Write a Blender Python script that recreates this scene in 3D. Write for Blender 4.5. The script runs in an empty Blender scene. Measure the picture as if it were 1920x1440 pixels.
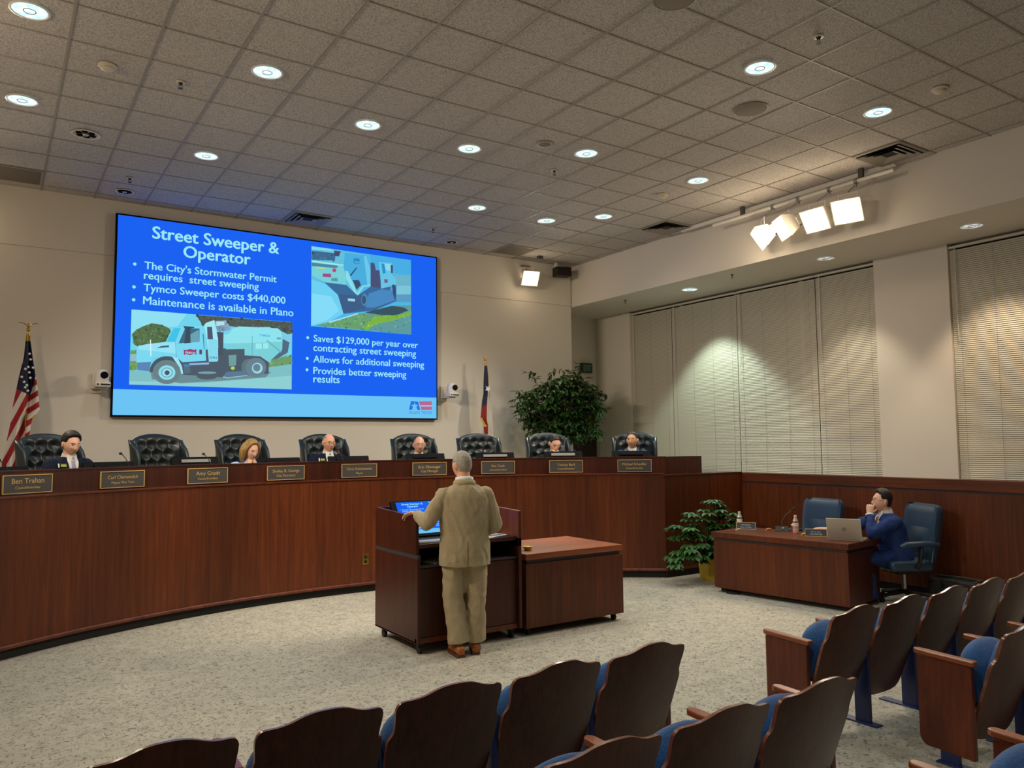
import bpy, math, random
from mathutils import Vector, Matrix, noise
from mathutils.bvhtree import BVHTree

sc = bpy.context.scene
COL = sc.collection
R = math.radians
V = Vector

# ------------------------------------------------------------------ camera, world, exposure
cam_d = bpy.data.cameras.new('camera')
cam = bpy.data.objects.new('camera', cam_d)
COL.objects.link(cam)
sc.camera = cam
F_PX = 1467.6
cam_d.sensor_width = 36.0
cam_d.sensor_fit = 'HORIZONTAL'
cam_d.lens = F_PX / 1920 * 36.0
cam_d.clip_start = 0.05
EYE = 1.81
yaw, pitch, roll = 0.584426, 0.0753672, -0.00980136
_f = V((math.sin(yaw) * math.cos(pitch), math.cos(yaw) * math.cos(pitch), math.sin(pitch)))
_r = V((math.cos(yaw), -math.sin(yaw), 0))
_u = _r.cross(_f)
_r2 = _r * math.cos(roll) + _u * math.sin(roll)
_u2 = _u * math.cos(roll) - _r * math.sin(roll)
mw = Matrix((_r2, _u2, -_f)).transposed().to_4x4()
mw.translation = V((0, 0, EYE))
cam.matrix_world = mw

wd = bpy.data.worlds.new('night')
sc.world = wd
wd.use_nodes = True
wd.node_tree.nodes['Background'].inputs[0].default_value = (0.01, 0.012, 0.02, 1)
wd.node_tree.nodes['Background'].inputs[1].default_value = 0.3

vs = sc.view_settings
sc.display_settings.display_device = 'sRGB'
vs.view_transform = 'Standard'
vs.look = 'None'
vs.exposure = 0.0
vs.gamma = 1.0
vs.use_curve_mapping = False
DOWN_W = 66.0        # one lit ceiling downlight
FLOOD_W = 245.0      # one warm flood lamp
COOL = (0.92, 1.0, 0.98)
WARM = (1.0, 0.85, 0.66)

# room constants
CZ = 5.144           # ceiling
SZ = 4.37            # soffit over the window aisle
XB = 9.08            # bulkhead face and panelled half wall
XW = 10.40           # window wall
YB = 11.64           # wall behind the dais
XL, YR = -1.90, -5.0
TILE = 0.6096
PLAT = 0.66          # dais platform
CX, CY, RD = 3.581, 3.087, 6.088     # centre and radius of the curved dais front

# ------------------------------------------------------------------ helpers
def lin(h):
    h = h.lstrip('#')
    o = []
    for i in (0, 2, 4):
        c = int(h[i:i + 2], 16) / 255
        o.append(c / 12.92 if c <= 0.04045 else ((c + 0.055) / 1.055) ** 2.4)
    return (o[0], o[1], o[2], 1.0)


class MB:
    """collects geometry and links it as one mesh object"""
    def __init__(s):
        s.v = []; s.f = []; s.mi = []; s.cur = 0; s.col = []

    def add(s, vs_, fs, M=None):
        o = len(s.v)
        for p in vs_:
            s.v.append(tuple(M @ V(p)) if M is not None else tuple(p))
        for f in fs:
            s.f.append([i + o for i in f]); s.mi.append(s.cur)
        return s

    def box(s, lo, hi, M=None):
        x0, y0, z0 = lo; x1, y1, z1 = hi
        return s.add([(x0, y0, z0), (x1, y0, z0), (x1, y1, z0), (x0, y1, z0), (x0, y0, z1), (x1, y0, z1), (x1, y1, z1), (x0, y1, z1)],
                     [(0, 3, 2, 1), (4, 5, 6, 7), (0, 1, 5, 4), (1, 2, 6, 5), (2, 3, 7, 6), (3, 0, 4, 7)], M)

    def cbox(s, c, d, M=None):
        return s.box([c[i] - d[i] / 2 for i in range(3)], [c[i] + d[i] / 2 for i in range(3)], M)

    def prism(s, poly, a, b, fn=lambda x, y, t: (x, y, t), M=None):
        n = len(poly)
        vs_ = [fn(x, y, a) for x, y in poly] + [fn(x, y, b) for x, y in poly]
        fs = [tuple(range(n - 1, -1, -1)), tuple(range(n, 2 * n))] + [(i, (i + 1) % n, n + (i + 1) % n, n + i) for i in range(n)]
        return s.add(vs_, fs, M)

    def loft(s, rings, cap=True, M=None):
        n = len(rings[0]); vs_ = [p for r in rings for p in r]; fs = []
        for k in range(len(rings) - 1):
            for i in range(n):
                j = (i + 1) % n
                fs.append((k * n + i, k * n + j, (k + 1) * n + j, (k + 1) * n + i))
        if cap:
            fs.append(tuple(range(n - 1, -1, -1)))
            o = (len(rings) - 1) * n
            fs.append(tuple(range(o, o + n)))
        return s.add(vs_, fs, M)

    def tube(s, path, r, n=10, M=None, flat=1.0, up=None, cap=True):
        P = [V(p) for p in path]; m = len(P)
        rs = r if isinstance(r, (list, tuple)) else [r] * m
        rings = []; ref = up
        for k in range(m):
            t = (P[min(k + 1, m - 1)] - P[max(k - 1, 0)]).normalized()
            if ref is None:
                ref = V((0, 0, 1)) if abs(t.z) < 0.9 else V((1, 0, 0))
            a = ref - t * ref.dot(t)
            if a.length < 1e-4:
                a = V((0, 1, 0)) - t * t.y
            a.normalize(); b = t.cross(a); ref = a
            rings.append([P[k] + a * (math.cos(2 * math.pi * i / n) * rs[k] * flat) + b * (math.sin(2 * math.pi * i / n) * rs[k]) for i in range(n)])
        return s.loft(rings, cap, M)

    def lathe(s, prof, n=24, c=(0, 0, 0), M=None, cap=True):
        return s.loft([[(c[0] + r * math.cos(2 * math.pi * i / n), c[1] + r * math.sin(2 * math.pi * i / n), c[2] + z) for i in range(n)] for r, z in prof], cap, M)

    def ell(s, c, r, M=None, n=16, m=10):
        rings = []
        for k in range(1, m):
            e = -math.pi / 2 + math.pi * k / m
            rings.append([(c[0] + r[0] * math.cos(e) * math.cos(2 * math.pi * i / n), c[1] + r[1] * math.cos(e) * math.sin(2 * math.pi * i / n), c[2] + r[2] * math.sin(e)) for i in range(n)])
        return s.loft(rings, True, M)

    def grid(s, fn, nu, nv, M=None, thick=None):
        vs_ = [fn(i / nu, j / nv) for j in range(nv + 1) for i in range(nu + 1)]
        w = nu + 1
        fs = [(j * w + i, j * w + i + 1, (j + 1) * w + i + 1, (j + 1) * w + i) for j in range(nv) for i in range(nu)]
        if thick:
            o = len(vs_)
            t = V(thick)
            vs_ += [tuple(V(p) + t) for p in vs_]
            fs += [tuple(o + i for i in reversed(f)) for f in fs]
            edge = list(range(w)) + [(j + 1) * w - 1 for j in range(1, nv + 1)] + [nv * w + i for i in range(nu - 1, -1, -1)] + [j * w for j in range(nv - 1, 0, -1)]
            for k in range(len(edge)):
                a, b = edge[k], edge[(k + 1) % len(edge)]
                fs.append((b, a, o + a, o + b))
        return s.add(vs_, fs, M)

    def sweep(s, prof, a0, a1, n, cx=None, cy=None):
        """closed (radius, z) profile swept about the dais centre; angles from +Y towards +X"""
        rings = []
        for k in range(n + 1):
            a = R(a0 + (a1 - a0) * k / n)
            rings.append([(CX + r * math.sin(a), CY + r * math.cos(a), z) for r, z in prof])
        return s.loft(rings, True)

    def build(s, name, mats, parent=None, smooth=None, bevel=0, seg=2, colors=None):
        me = bpy.data.meshes.new(name)
        me.from_pydata(s.v, [], s.f)
        for m in (mats if isinstance(mats, (list, tuple)) else [mats]):
            me.materials.append(m)
        if any(s.mi):
            me.polygons.foreach_set('material_index', s.mi)
        if colors is not None:
            ca = me.color_attributes.new('Col', 'FLOAT_COLOR', 'CORNER')
            k = 0; buf = []
            for f, c in zip(s.f, colors):
                buf += list(c) * len(f)
            ca.data.foreach_set('color', buf)
        if smooth is not None:
            me.polygons.foreach_set('use_smooth', [True] * len(me.polygons))
            if smooth < 180:
                me.set_sharp_from_angle(angle=R(smooth))
        me.update()
        ob = bpy.data.objects.new(name, me)
        COL.objects.link(ob)
        if parent is not None:
            ob.parent = parent
        if bevel:
            b = ob.modifiers.new('edge', 'BEVEL'); b.width = bevel; b.segments = seg; b.limit_method = 'ANGLE'; b.angle_limit = R(40)
            b.harden_normals = False
        return ob


def thing(name, label, cat, loc=(0, 0, 0), rz=0.0, group=None):
    o = bpy.data.objects.new(name, None)
    COL.objects.link(o)
    o.location = loc; o.rotation_euler = (0, 0, rz); o.empty_display_size = 0.1
    o['label'] = label; o['category'] = cat
    if group: o['group'] = group
    return o


def tag(o, label, cat, group=None):
    o['label'] = label; o['category'] = cat
    if group: o['group'] = group
    return o


def struct(o, label=None):
    o['kind'] = 'structure'
    if label: o['label'] = label
    return o


def dup(root, label, loc=None, rz=None, group=None):
    r = root.copy(); COL.objects.link(r)
    r['label'] = label
    if loc is not None: r.location = loc
    if rz is not None: r.rotation_euler = (0, 0, rz)
    if group: r['group'] = group
    for ch in list(root.children):
        c = ch.copy(); COL.objects.link(c); c.parent = r
        for g in list(ch.children):
            d = g.copy(); COL.objects.link(d); d.parent = c
    return r


def arc(a_deg, r):
    a = R(a_deg)
    return V((CX + r * math.sin(a), CY + r * math.cos(a), 0))


def TR(loc=(0, 0, 0), rz=0, rx=0, ry=0):
    return Matrix.Translation(loc) @ Matrix.Rotation(rz, 4, 'Z') @ Matrix.Rotation(rx, 4, 'X') @ Matrix.Rotation(ry, 4, 'Y')


# ------------------------------------------------------------------ materials
def base_mat(name):
    m = bpy.data.materials.new(name); m.use_nodes = True
    nt = m.node_tree
    return m, nt, nt.nodes['Principled BSDF']


def mat(name, col, rough=0.5, metal=0.0, spec=0.5, var=0.0, scale=8.0, bump=0.0, coat=0.0, sheen=0.0, alpha=None):
    m, nt, b = base_mat(name)
    c = lin(col)
    b.inputs['Base Color'].default_value = c
    b.inputs['Roughness'].default_value = rough
    b.inputs['Metallic'].default_value = metal
    b.inputs['Specular IOR Level'].default_value = spec
    if coat: b.inputs['Coat Weight'].default_value = coat
    if sheen:
        b.inputs['Sheen Weight'].default_value = sheen
    if var or bump:
        tc = nt.nodes.new('ShaderNodeTexCoord'); n = nt.nodes.new('ShaderNodeTexNoise')
        n.inputs['Scale'].default_value = scale; n.inputs['Detail'].default_value = 4
        nt.links.new(tc.outputs['Object'], n.inputs['Vector'])
        if var:
            rp = nt.nodes.new('ShaderNodeValToRGB')
            rp.color_ramp.elements[0].position = 0.3; rp.color_ramp.elements[1].position = 0.7
            rp.color_ramp.elements[0].color = [x * (1 - var) for x in c[:3]] + [1]
            rp.color_ramp.elements[1].color = [min(1, x * (1 + var)) for x in c[:3]] + [1]
            nt.links.new(n.outputs['Fac'], rp.inputs['Fac']); nt.links.new(rp.outputs['Color'], b.inputs['Base Color'])
        if bump:
            bp = nt.nodes.new('ShaderNodeBump'); bp.inputs['Strength'].default_value = bump; bp.inputs['Distance'].default_value = 0.01
            nt.links.new(n.outputs['Fac'], bp.inputs['Height']); nt.links.new(bp.outputs['Normal'], b.inputs['Normal'])
    return m


def emit(name, col, s=1.0, attr=False):
    m = bpy.data.materials.new(name); m.use_nodes = True
    nt = m.node_tree; nt.nodes.clear()
    e = nt.nodes.new('ShaderNodeEmission'); o = nt.nodes.new('ShaderNodeOutputMaterial')
    e.inputs['Strength'].default_value = s
    if attr:
        a = nt.nodes.new('ShaderNodeVertexColor'); a.layer_name = 'Col'
        nt.links.new(a.outputs['Color'], e.inputs['Color'])
    else:
        e.inputs['Color'].default_value = lin(col)
    nt.links.new(e.outputs[0], o.inputs[0])
    return m


def ramp_mat(name, stops, mapping, nscale, detail=5, rough=0.4, distort=0.0, broad=None, spec=0.38, coat=0.0, bump=0.0):
    """colour ramp over stretched noise (wood grain) mixed with a broad tone change"""
    m, nt, b = base_mat(name)
    N = nt.nodes.new; L = nt.links.new
    tc = N('ShaderNodeTexCoord'); mp = N('ShaderNodeMapping'); mp.inputs['Scale'].default_value = mapping
    L(tc.outputs['Object'], mp.inputs['Vector'])
    n = N('ShaderNodeTexNoise'); n.inputs['Scale'].default_value = nscale; n.inputs['Detail'].default_value = detail
    n.inputs['Roughness'].default_value = 0.65; n.inputs['Distortion'].default_value = distort
    L(mp.outputs[0], n.inputs['Vector'])
    rp = N('ShaderNodeValToRGB')
    els = rp.color_ramp.elements
    while len(els) < len(stops): els.new(0.5)
    for e, (p, c) in zip(els, stops):
        e.position = p; e.color = lin(c)
    L(n.outputs['Fac'], rp.inputs['Fac'])
    out = rp.outputs['Color']
    if broad:
        mp2 = N('ShaderNodeMapping'); mp2.inputs['Scale'].default_value = broad
        L(tc.outputs['Object'], mp2.inputs['Vector'])
        n2 = N('ShaderNodeTexNoise'); n2.inputs['Scale'].default_value = 1.0; n2.inputs['Detail'].default_value = 2
        L(mp2.outputs[0], n2.inputs['Vector'])
        mr = N('ShaderNodeMapRange'); mr.inputs[1].default_value = 0.3; mr.inputs[2].default_value = 0.7
        mr.inputs[3].default_value = 0.72; mr.inputs[4].default_value = 1.3
        L(n2.outputs['Fac'], mr.inputs[0])
        mx = N('ShaderNodeMix'); mx.data_type = 'RGBA'; mx.blend_type = 'MULTIPLY'; mx.inputs[0].default_value = 1.0
        L(out, mx.inputs[6]); L(mr.outputs[0], mx.inputs[7]); out = mx.outputs[2]
    L(out, b.inputs['Base Color'])
    b.inputs['Roughness'].default_value = rough; b.inputs['Specular IOR Level'].default_value = spec
    b.inputs['Coat Weight'].default_value = coat
    if coat: b.inputs['Coat Roughness'].default_value = 0.3
    if bump:
        bp = N('ShaderNodeBump'); bp.inputs['Strength'].default_value = bump; bp.inputs['Distance'].default_value = 0.004
        L(n.outputs['Fac'], bp.inputs['Height']); L(bp.outputs['Normal'], b.inputs['Normal'])
    return m


WOODS = [(0.25, '421a08'), (0.45, '54250c'), (0.6, '602c0e'), (0.8, '743a14')]
DARKS = [(0.25, '32130a'), (0.5, '401a0c'), (0.75, '50220e')]
M = {}
M['wood'] = ramp_mat('red_oak_veneer_upright', WOODS, (26, 26, 1.1), 1.0, 6, 0.42, 0.6, (1.6, 1.6, 0.12), coat=0.05)
M['wood_x_lit'] = ramp_mat('red_oak_veneer_lit_along_x', [(0.25, '6a3018'), (0.42, '8a4626'), (0.55, '9c5430'), (0.75, 'b46a3c')], (1.4, 26, 26), 1.0, 6, 0.4, 1.2, (0.3, 1.8, 1.8), coat=0.2)  # lighter stops paint the flood light onto the cabinet top
M['wood_y'] = ramp_mat('red_oak_veneer_along_y', WOODS, (26, 1.4, 26), 1.0, 6, 0.4, 1.0, (1.8, 0.3, 1.8), coat=0.2)
M['wood_dark'] = ramp_mat('dark_mahogany_veneer', DARKS, (30, 30, 1.2), 1.0, 6, 0.4, 0.5, (2.0, 2.0, 0.2), coat=0.06)
M['wood_light'] = ramp_mat('worn_oak_edge', [(0.3, '8a4a2a'), (0.5, 'a8623a'), (0.75, 'c08050')], (40, 3, 40), 1.0, 4, 0.32, 0.3, coat=0.3)
M['seat_wood'] = ramp_mat('dark_walnut_seat_shell', [(0.3, '462014'), (0.55, '5a2e1a'), (0.8, '6e3e26')], (34, 34, 2.0), 1.0, 6, 0.36, 0.5, (3, 3, 0.6), coat=0.2)
M['seat_edge'] = ramp_mat('seat_shell_edge', [(0.3, '6a3822'), (0.6, '8c5234'), (0.85, 'a86a48')], (12, 12, 12), 1.0, 3, 0.25, 0, coat=0.4)
M['arm_wood'] = ramp_mat('armrest_oak', [(0.3, '7a3c20'), (0.6, '96502c'), (0.85, 'b06a3c')], (40, 4, 40), 1.0, 5, 0.33, 0.3, coat=0.3)
M['panel_wood'] = ramp_mat('end_panel_oak', [(0.3, '4e2010'), (0.55, '642c16'), (0.8, '7c3c20')], (30, 30, 3), 1.0, 6, 0.4, 0.8, (4, 4, 0.8), coat=0.15)
M['groove'] = mat('dark_reveal', '3c3438', 0.6)
M['black'] = mat('matt_black', '0c0c0d', 0.55)
M['kick'] = mat('black_rubber_base', '0e0c0c', 0.7)
M['wall'] = mat('cream_wall_paint', 'dcd4c8', 0.85, spec=0.2, bump=0.05, scale=220)
M['soffit'] = mat('soffit_paint', 'd6cfc4', 0.85, spec=0.2)
M['grid_bar'] = mat('ceiling_bar_paint', '989086', 0.6)
M['white'] = mat('white_enamel', 'e6e2d8', 0.4)
M['offwhite'] = mat('cream_plastic', 'd0c6b2', 0.5)
M['dark_grille'] = mat('dark_grille', '4a4640', 0.7)
M['steel'] = mat('satin_steel', 'a0a0a0', 0.3, 1.0)
M['chrome'] = mat('bright_chrome', 'd8d8d8', 0.08, 1.0)
M['brass'] = mat('polished_brass', 'c8a040', 0.25, 1.0)
M['blue_fabric'] = mat('blue_seat_fabric', '2c5688', 0.9, spec=0.2, var=0.18, scale=90, bump=0.3, sheen=0.3)
M['blue_metal'] = mat('blue_enamelled_metal', '1c2c5c', 0.45)
M['black_leather'] = mat('black_green_leather', '1c2426', 0.33, spec=0.5, bump=0.12, scale=120, var=0.15)
M['blue_leather'] = mat('slate_blue_leather', '2a4056', 0.4, bump=0.1, scale=110, var=0.12)
M['plate'] = mat('nameplate_grey', '484644', 0.55)
M['gold'] = mat('nameplate_gold', 'd8b878', 0.4, 0.2)
M['screen_dark'] = mat('monitor_black', '050506', 0.5, spec=0.12)
M['monitor_grey'] = mat('monitor_bracket_grey', '8a8680', 0.5)
M['silver'] = mat('laptop_silver', 'b4aca0', 0.4, 0.5)
M['paper'] = mat('white_paper', 'e8e4da', 0.8)
M['cream_paper'] = mat('cream_paper', 'e0d2a0', 0.8)
M['yellow'] = mat('yellow_pot_foil', 'd8b838', 0.4, var=0.15, scale=14)
M['leaf'] = mat('ficus_leaf', '2a4a1a', 0.5, spec=0.3, var=0.65, scale=7)
M['leaf_b'] = mat('schefflera_leaf', '33602a', 0.45, spec=0.35, var=0.6, scale=9)
M['bark'] = mat('grey_bark', '5c4a38', 0.85, var=0.3, scale=30)
M['soil'] = mat('potting_soil', '2c2018', 0.95)
M['skin'] = mat('skin_fair', 'ecb89c', 0.5, spec=0.35, var=0.06, scale=30)
M['skin_r'] = mat('skin_ruddy', 'e4a98c', 0.5, spec=0.35, var=0.06, scale=30)
M['skin_t'] = mat('skin_tanned', 'd6a27e', 0.5, spec=0.35, var=0.06, scale=30)
M['lip'] = mat('lips', '9a5448', 0.5)
M['eye'] = mat('eye_dark', '2a1c14', 0.3)
M['hair_dark'] = mat('hair_dark_brown', '24170f', 0.5, var=0.35, scale=60, bump=0.5)
M['hair_grey'] = mat('hair_grey', '8c8578', 0.6, var=0.4, scale=70, bump=0.6)
M['hair_white'] = mat('hair_white_sandy', '9a9284', 0.7, var=0.25, scale=40, bump=0.3)
M['hair_blond'] = mat('hair_blond', 'a07c40', 0.5, var=0.4, scale=40, bump=0.6)
M['beard'] = mat('beard_grey_brown', '8c7460', 0.7, var=0.3, scale=70)
M['navy'] = mat('navy_suit', '141a2e', 0.85, spec=0.2, var=0.15, scale=300)
M['charcoal'] = mat('black_suit', '1a1c1e', 0.85, spec=0.2, var=0.15, scale=300)
M['grey_suit'] = mat('dark_grey_suit', '2c2e30', 0.85, spec=0.2)
M['blue_suit'] = mat('royal_blue_suit', '22386e', 0.8, spec=0.25, var=0.15, scale=200)
M['tan_suit'] = mat('tan_wool_suit', 'a69676', 0.9, spec=0.15, var=0.14, scale=160, bump=0.1, sheen=0.15)
M['tan_trouser'] = mat('tan_trouser_wool', 'aa9a7a', 0.9, spec=0.15, var=0.14, scale=160, bump=0.1)
M['tan_shade'] = mat('tan_wool_slit_shade', '6c5e42', 0.9, spec=0.1)  # darker copy of the suit tan, painted shade for the back vent
M['shirt'] = mat('white_shirt', 'e6e4de', 0.8)
M['shirt_b'] = mat('pale_blue_blouse', 'b8c8e6', 0.8)
M['shirt_blue'] = mat('blue_jacket', '2c4a84', 0.8)
M['tie_l'] = mat('lilac_tie', '9c94b4', 0.6)
M['tie_g'] = mat('grey_tie', '80808c', 0.6)
M['tie_r'] = mat('red_patterned_tie', '7a1c22', 0.5, var=0.5, scale=60)
M['shoe'] = mat('brown_leather_shoe', 'a05a2a', 0.4, var=0.15, scale=20)
M['sole'] = mat('shoe_sole', '5c3820', 0.7)
M['badge_k'] = mat('badge_black', '16180e', 0.4)
M['badge_y'] = mat('badge_lime', 'a8b830', 0.5)
M['red'] = mat('red_plastic', 'b02018', 0.4)
M['exit_green'] = mat('exit_sign_green', '1c3a2c', 0.4)
M['door'] = mat('dark_door_veneer', '2c1812', 0.5, var=0.2, scale=6)
M['frame_paint'] = mat('grey_door_frame', '9a978c', 0.5)
M['blind'] = mat('blind_slat_white', 'd0cab8', 0.55)
M['glass_night'] = mat('night_window_glass', '0c1014', 0.05, spec=0.6)
M['cam_white'] = mat('camera_white', 'dcd8d0', 0.4)
M['bag'] = mat('black_bag_canvas', '14171a', 0.75, var=0.4, scale=24, bump=0.6)
M['flood_lens'] = emit('flood_lens_glow', 'ffe9c8', 9.0)
M['scr'] = emit('slide_picture', '000000', 1.0, True)
M['scr_blue'] = emit('slide_blue', '1c62f2', 1.0)
M['scr_band'] = emit('slide_pale_blue', '6cc4f4', 1.0)
M['scr_text'] = emit('slide_text', '9ae8f4', 1.0)
M['scr_text_d'] = emit('slide_text_dark', '2a5a74', 1.0)
M['scr_logo'] = emit('slide_logo_text', '3a8ad0', 1.0)


def downlight_lens(name, c0, c1, s):
    m = bpy.data.materials.new(name); m.use_nodes = True
    nt = m.node_tree; nt.nodes.clear(); N = nt.nodes.new; L = nt.links.new
    tc = N('ShaderNodeTexCoord'); n = N('ShaderNodeTexNoise'); n.inputs['Scale'].default_value = 18; n.inputs['Detail'].default_value = 1
    L(tc.outputs['Object'], n.inputs['Vector'])
    rp = N('ShaderNodeValToRGB'); rp.color_ramp.elements[0].position = 0.35; rp.color_ramp.elements[1].position = 0.62
    rp.color_ramp.elements[0].color = lin(c0); rp.color_ramp.elements[1].color = lin(c1)
    L(n.outputs['Fac'], rp.inputs['Fac'])
    e = N('ShaderNodeEmission'); e.inputs['Strength'].default_value = s; o = N('ShaderNodeOutputMaterial')
    L(rp.outputs['Color'], e.inputs['Color']); L(e.outputs[0], o.inputs[0])
    return m


M['lens'] = downlight_lens('downlight_lens_cool', 'bce0e2', 'f0fefc', 1.3)
M['lens_soft'] = downlight_lens('downlight_lens_dim', '8a908a', 'f0efe6', 0.9)


def carpet_mat():
    m, nt, b = base_mat('squiggle_carpet')
    N = nt.nodes.new; L = nt.links.new
    tc = N('ShaderNodeTexCoord')
    n1 = N('ShaderNodeTexNoise'); n1.inputs['Scale'].default_value = 18; n1.inputs['Detail'].default_value = 1.0; n1.inputs['Distortion'].default_value = 1.4
    n2 = N('ShaderNodeTexNoise'); n2.inputs['Scale'].default_value = 24; n2.inputs['Detail'].default_value = 0
    n3 = N('ShaderNodeTexNoise'); n3.inputs['Scale'].default_value = 7; n3.inputs['Detail'].default_value = 3
    for n in (n1, n2, n3): L(tc.outputs['Object'], n.inputs['Vector'])
    a = N('ShaderNodeMath'); a.operation = 'SUBTRACT'; a.inputs[1].default_value = 0.5; L(n1.outputs['Fac'], a.inputs[0])
    ab = N('ShaderNodeMath'); ab.operation = 'ABSOLUTE'; L(a.outputs[0], ab.inputs[0])
    mr = N('ShaderNodeMapRange'); mr.inputs[1].default_value = 0.016; mr.inputs[2].default_value = 0.045; mr.inputs[3].default_value = 1; mr.inputs[4].default_value = 0
    L(ab.outputs[0], mr.inputs[0])
    mk = N('ShaderNodeMapRange'); mk.inputs[1].default_value = 0.38; mk.inputs[2].default_value = 0.45
    L(n2.outputs['Fac'], mk.inputs[0])
    mu = N('ShaderNodeMath'); mu.operation = 'MULTIPLY'; L(mr.outputs[0], mu.inputs[0]); L(mk.outputs[0], mu.inputs[1])
    rp = N('ShaderNodeValToRGB'); rp.color_ramp.elements[0].position = 0.3; rp.color_ramp.elements[1].position = 0.7
    rp.color_ramp.elements[0].color = lin('aaa494'); rp.color_ramp.elements[1].color = lin('bab3a2')
    L(n3.outputs['Fac'], rp.inputs['Fac'])
    mx = N('ShaderNodeMix'); mx.data_type = 'RGBA'; L(mu.outputs[0], mx.inputs[0]); L(rp.outputs['Color'], mx.inputs[6]); mx.inputs[7].default_value = lin('7e7973')
    L(mx.outputs[2], b.inputs['Base Color'])
    b.inputs['Roughness'].default_value = 1.0; b.inputs['Specular IOR Level'].default_value = 0.1
    return m


def tile_mat():
    m, nt, b = base_mat('fissured_ceiling_tile')
    N = nt.nodes.new; L = nt.links.new
    tc = N('ShaderNodeTexCoord')
    n1 = N('ShaderNodeTexNoise'); n1.inputs['Scale'].default_value = 95; n1.inputs['Detail'].default_value = 2; n1.inputs['Distortion'].default_value = 0.6
    L(tc.outputs['Object'], n1.inputs['Vector'])
    rp = N('ShaderNodeValToRGB'); rp.color_ramp.elements[0].position = 0.38; rp.color_ramp.elements[1].position = 0.56
    rp.color_ramp.elements[0].color = lin('9e9894'); rp.color_ramp.elements[1].color = lin('cec8c2')
    L(n1.outputs['Fac'], rp.inputs['Fac']); L(rp.outputs['Color'], b.inputs['Base Color'])
    bp = N('ShaderNodeBump'); bp.inputs['Strength'].default_value = 0.4; bp.inputs['Distance'].default_value = 0.004
    L(n1.outputs['Fac'], bp.inputs['Height']); L(bp.outputs['Normal'], b.inputs['Normal'])
    b.inputs['Roughness'].default_value = 0.95; b.inputs['Specular IOR Level'].default_value = 0.1
    return m


M['carpet'] = carpet_mat()
M['tile'] = tile_mat()
M['cloth'] = bpy.data.materials.new('flag_cloth'); M['cloth'].use_nodes = True
_n = M['cloth'].node_tree; _a = _n.nodes.new('ShaderNodeVertexColor'); _a.layer_name = 'Col'
_n.links.new(_a.outputs['Color'], _n.nodes['Principled BSDF'].inputs['Base Color']); _n.nodes['Principled BSDF'].inputs['Roughness'].default_value = 0.7


def spot(name, loc, target, watts, color, size, blend, radius, parent=None):
    d = bpy.data.lights.new(name, 'SPOT'); d.energy = watts; d.color = color
    d.spot_size = R(size); d.spot_blend = blend; d.shadow_soft_size = radius
    o = bpy.data.objects.new(name, d); COL.objects.link(o)
    if parent is not None: o.parent = parent
    o.location = loc
    o.rotation_euler = (V(target) - V(loc)).to_track_quat('-Z', 'Y').to_euler()
    return o


def text_mesh(name, body, width, height, M_, m, parent, align='CENTER', bold=0.0, squash=None):
    """lettering fitted into width (or height when width is None), placed by matrix M_ (x right, y up)"""
    cu = bpy.data.curves.new(name, 'FONT'); cu.body = body; cu.size = 1.0; cu.align_x = 'LEFT'; cu.resolution_u = 3
    cu.space_character = 1.0
    ob = bpy.data.objects.new('tmp', cu); COL.objects.link(ob)
    dg = bpy.context.evaluated_depsgraph_get()
    me = bpy.data.meshes.new_from_object(ob.evaluated_get(dg))
    bpy.data.objects.remove(ob); bpy.data.curves.remove(cu)
    xs = [v.co.x for v in me.vertices]; ys = [v.co.y for v in me.vertices]
    x0, x1 = min(xs), max(xs)
    s = width / (x1 - x0) if width else height
    sy = s if squash is None else squash
    for v in me.vertices:
        x = (v.co.x - x0) * s
        if align == 'CENTER': x -= (x1 - x0) * s / 2
        v.co = M_ @ V((x, v.co.y * sy, 0))
    if bold:      # heavier strokes: the same glyphs laid side by side
        vv = [v.co.copy() for v in me.vertices]; ff = [list(p.vertices) for p in me.polygons]; n = len(vv)
        dx = (M_.to_3x3() @ V((1, 0, 0))) * (bold * s); dy = (M_.to_3x3() @ V((0, 1, 0))) * (bold * sy)
        dn = (M_.to_3x3() @ V((0, 0, 1))) * 0.0004
        sh = [-dx, dn, dx + dn * 2, dy * 0.6 + dn * 3, dn * 4 - dy * 0.6]
        me2 = bpy.data.meshes.new(name)
        me2.from_pydata([tuple(q + d_) for d_ in sh for q in vv], [], [[i + k * n for i in f] for k in range(5) for f in ff])
        bpy.data.meshes.remove(me); me = me2
    me.name = name; me.materials.append(m)
    o = bpy.data.objects.new(name, me); COL.objects.link(o)
    if parent is not None: o.parent = parent
    return o
# ------------------------------------------------------------------ room shell
fl = struct(MB().box((XL - 0.1, YR - 0.1, -0.1), (XW + 0.3, 12.7, 0)).build('floor', M['carpet']))
struct(MB().box((XL - 0.1, YR - 0.1, CZ), (XB + 0.02, YB + 0.14, CZ + 0.1)).build('ceiling', M['tile']))
g = MB()
x0, y0 = 0.4065, 5.9167
i = -6
while x0 + i * TILE < XB:
    x = x0 + i * TILE
    if x > XL: g.box((x - 0.0095, YR, CZ - 0.006), (x + 0.0095, YB, CZ + 0.001))
    i += 1
for j in range(-18, 10):
    y = y0 + j * TILE
    if YR < y < YB: g.box((XL, y - 0.0095, CZ - 0.0055), (XB, y + 0.0095, CZ + 0.001))
struct(g.build('ceiling_grid', M['grid_bar']))
b = MB().box((XL - 0.1, YB, 0), (9.06, YB + 0.1, 4.381)).box((XL - 0.1, YB, 4.389), (9.06, YB + 0.1, CZ)).box((XL - 0.1, YB + 0.012, 0), (9.05, YB + 0.13, CZ))
struct(b.build('wall_back', M['wall']))
struct(MB().box((XL - 0.12, YR, 0), (XL, YB, CZ)).build('wall_left', M['wall']))
struct(MB().box((XL, YR - 0.1, 0), (XW, YR, CZ)).build('wall_rear', M['wall']))
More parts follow.
